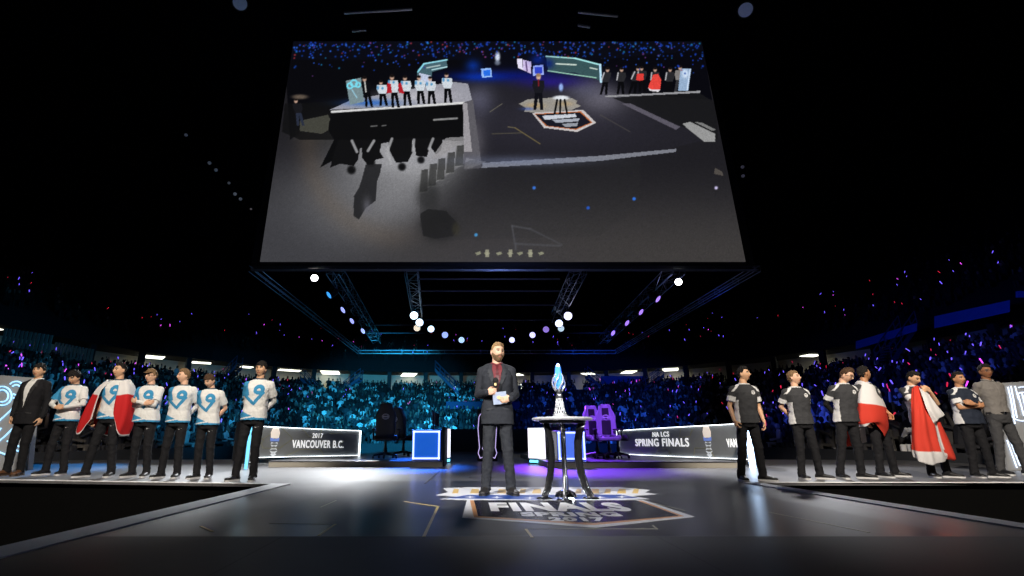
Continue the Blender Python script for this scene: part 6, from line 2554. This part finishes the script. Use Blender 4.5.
# crowd sparkle
rs = np.random.default_rng(5)
for _ in range(620):
    x = rs.uniform(294, 703)
    y = 42 + abs(rs.normal(0, 1)) * 13
    if y > 84 or (425 < x < 600 and y > 58): continue
    if x > 640 and y > 90: continue
    c = [sg(30, 70, 200), sg(20, 60, 150), sg(50, 110, 235), sg(110, 60, 140), sg(150, 50, 60), sg(30, 120, 170)][rs.choice(6, p=[.34, .28, .16, .08, .06, .08])]
    r_ = rs.uniform(.45, 1.0)
    m_ = (np.abs(PX - x) < 4) & (np.abs(PY - y) < 4)
    ii = np.where(m_)
    w_ = np.exp(-(((PX[ii] - x) / r_) ** 2 + ((PY[ii] - y) / r_) ** 2))[:, None]
    IMG[ii] = IMG[ii] * (1 - w_) + c * w_
for x, y, c in ((534, 188, (60, 120, 220)), (588, 208, (40, 90, 200)), (634, 199, (50, 120, 235)), (716, 188, (200, 190, 230)), (476, 235, (70, 150, 210))):
    blob(x, y, 1.7, 1.7, sg(*c), 1, 2)
# small marks bottom centre, faint mesh
for i, x in enumerate((478, 487, 499, 510, 520, 530, 541)):
    poly([(x - 3, 253), (x + 2, 251.5), (x + 3, 254), (x - 1, 255.5)], sg(150, 150, 125), .8)
    if i % 2: poly([(x - 1.5, 250), (x + 2, 250), (x + 2, 257), (x - 1.5, 257)], sg(160, 158, 135), .8)
line((512, 226), (516, 250), 1.2, sg(92, 94, 100), .6, 2)
line((512, 226), (530, 229), 1.2, sg(92, 94, 100), .6, 2)
line((516, 244), (560, 246), 1.6, sg(88, 90, 96), .5, 2)
line((530, 229), (562, 245), 1.2, sg(86, 88, 94), .5, 2)
poly([(715, 168), (722, 172), (723, 176), (714, 174)], sg(90, 84, 78), .8)
IMG *= (1 + .05 * rs.standard_normal(PX.shape))[..., None]
IMG = np.clip(IMG, 0, 1)
LIN = np.where(IMG <= .04045, IMG / 12.92, ((IMG + .055) / 1.055) ** 2.4)
me = bpy.data.meshes.new('display')
vs = np.stack([WX - so.x, WY - so.y - .012, WZ - so.z], -1).reshape(-1, 3)
ix = np.arange((NUx + 1) * (NVx + 1)).reshape(NVx + 1, NUx + 1)
fq = np.stack([ix[:-1, :-1], ix[:-1, 1:], ix[1:, 1:], ix[1:, :-1]], -1).reshape(-1, 4)
me.from_pydata(vs.tolist(), [], fq.tolist())
set_col(me, LIN.reshape(-1, 3))
m = bpy.data.materials.new('screen_image')
m.use_nodes = True
nt = m.node_tree
b_ = nt.nodes['Principled BSDF']
an = nt.nodes.new('ShaderNodeAttribute')
an.attribute_name = 'Col'
b_.inputs['Base Color'].default_value = (.01, .01, .01, 1)
b_.inputs['Roughness'].default_value = .6
nt.links.new(an.outputs['Color'], b_.inputs['Emission Color'])
b_.inputs['Emission Strength'].default_value = 1.0
me.materials.append(m)
link('display', me, scr)

# ================================================================== light
w = bpy.data.worlds.new('hall_dark')
scene.world = w
w.use_nodes = True
w.node_tree.nodes['Background'].inputs['Color'].default_value = (.004, .005, .009, 1)
w.node_tree.nodes['Background'].inputs['Strength'].default_value = .5

g_host = P['host'][3]
WARM = (1.0, .90, .78)
NEU = (1.0, .97, .94)
light('SPOT', 'key_host', (-5.5, -5.0, 9.0), (g_host.x, g_host.y, 1.0), 15000, NEU, .25, 14, .5)
light('SPOT', 'key_table', (7.0, -13.0, 9.0), (tb.x - .1, tb.y, .6), 12896, NEU, .25, 9, .6)
light('SPOT', 'key_left_wing', (-1.0, -2.0, 9.0), (-6.1, 8.8, 1.2), 9500, WARM, .3, 30, .5)
light('SPOT', 'key_right_wing', (2.5, -2.0, 9.0), (7.5, 8.5, 1.2), 11500, WARM, .3, 31, .5)
light('SPOT', 'back_left_deck', (-4.0, 19.0, 7.6), (-3.4, 9.2, 0), 15000, (.95, .97, 1.0), .3, 29, 1.0)
light('SPOT', 'back_right_deck', (6.5, 19.0, 7.6), (5.8, 10.2, 0), 5950, (.96, .95, 1.0), .3, 22, .9)
light('SPOT', 'back_left_wing', (-9, 18.0, 7.6), (-6.5, 9.2, 0), 4725, (.9, .95, 1.0), .3, 34, .8)
light('SPOT', 'back_right_wing', (12, 18.0, 7.6), (7.8, 9.0, 0), 2400, (.95, .95, 1.0), .3, 34, .8)
light('SPOT', 'emblem_wash', (2.0, 14.0, 8.0), (1.2, 6.2, 0), 1800, (.9, .92, 1.0), .3, 22, .6)
light('SPOT', 'blue_left_desk_fill', (-2.0, 20.0, 7.5), (-1.4, 12.0, 0), 16500, (.02, .16, 1.0), .3, 16, .7)  # added spot, stands in for the left desk's LED glow on the deck
light('SPOT', 'violet_right_desk_fill', (2.5, 20.0, 7.5), (2.5, 11.6, 0), 24000, (.20, .04, 1.0), .3, 20, .7)  # added spot, stands in for the right desk's LED strip glow
light('SPOT', 'violet_chairs', (1.5, 7.0, 7.0), (3.6, 14.0, .8), 7839, (.28, .08, 1.0), .3, 15, .6)
light('SPOT', 'cyan_left_wing_floor_fill', (-11.0, 19.0, 7.5), (-9.5, 11.0, 0), 8000, (.03, .35, 1.0), .3, 24, .6)  # added spot, stands in for the lit banner's reflection on the wing floor
# crowd washes from the rig
light('SPOT', 'crowd_cyan_a', (-4.0, 22.5, 5.4), (-7.5, 47.0, 1.0), 35750, (.02, .34, .66), .5, 44, .6)
light('SPOT', 'crowd_cyan_b', (-3.0, 22.5, 5.4), (-2.5, 47.0, 1.0), 18000, (.02, .32, .70), .5, 26, .6)
light('SPOT', 'crowd_cyan_corner', (-6.0, 20.5, 5.4), (-18.0, 40.0, 1.2), 9500, (.02, .30, .66), .5, 42, .8)
light('SPOT', 'crowd_cyan_left', (-5.0, 18.5, 5.4), (-20.0, 26.0, 1.5), 5610, (.02, .26, .55), .5, 56, .8)
light('SPOT', 'crowd_blue_right', (6.0, 22.5, 5.4), (12.0, 46.0, .5), 13702, (.01, .07, .60), .5, 46, .6)
light('SPOT', 'crowd_blue_mid', (4.0, 22.5, 5.4), (4.0, 47.0, 2.0), 3200, (.01, .05, .50), .5, 20, .6)
light('SPOT', 'crowd_blue_far_right', (7.0, 18.5, 5.4), (22.0, 26.0, 3.5), 3861, (.02, .05, .55), .5, 56, .8)
light('SPOT', 'rig_fill', (.8, 19.0, 1.0), (.8, 26.0, 8.0), 60, (.10, .22, .75), .3, 110, .6)  # added from below to tint the truss blue
light('POINT', 'rig_front_fill', (1.2, 14.8, 5.2), (0, 0, 0), 154, (.25, .35, .9), .3)  # added point to brighten the front beam, no lamp hangs here
light('POINT', 'rig_edge_fill_left', (-6.5, 21.0, 5.4), (0, 0, 0), 15, (.15, .4, .9), .3)  # added point to brighten the left side beam
light('POINT', 'rig_edge_fill_right', (8.5, 21.0, 5.4), (0, 0, 0), 15, (.4, .42, .9), .3)  # added point to brighten the right side beam

# only the real strip and board lights need to be sampled as lamps; the rest still glow
for m_ in bpy.data.materials:
    if m_.name.startswith(('cheer_stick', 'lamp_lens', 'screen_image', 'monitor_display', 'wall_lettering', 'emblem_', 'lit_screen', 'violet_outline', 'ice_blue', 'white_blue_light', 'blue_crystal', 'cyan_foot')):
        m_.cycles.emission_sampling = 'NONE'

scene.view_settings.view_transform = 'Standard'
scene.view_settings.look = 'None'
scene.view_settings.gamma = 1
scene.view_settings.use_curve_mapping = False
scene.view_settings.exposure = 0
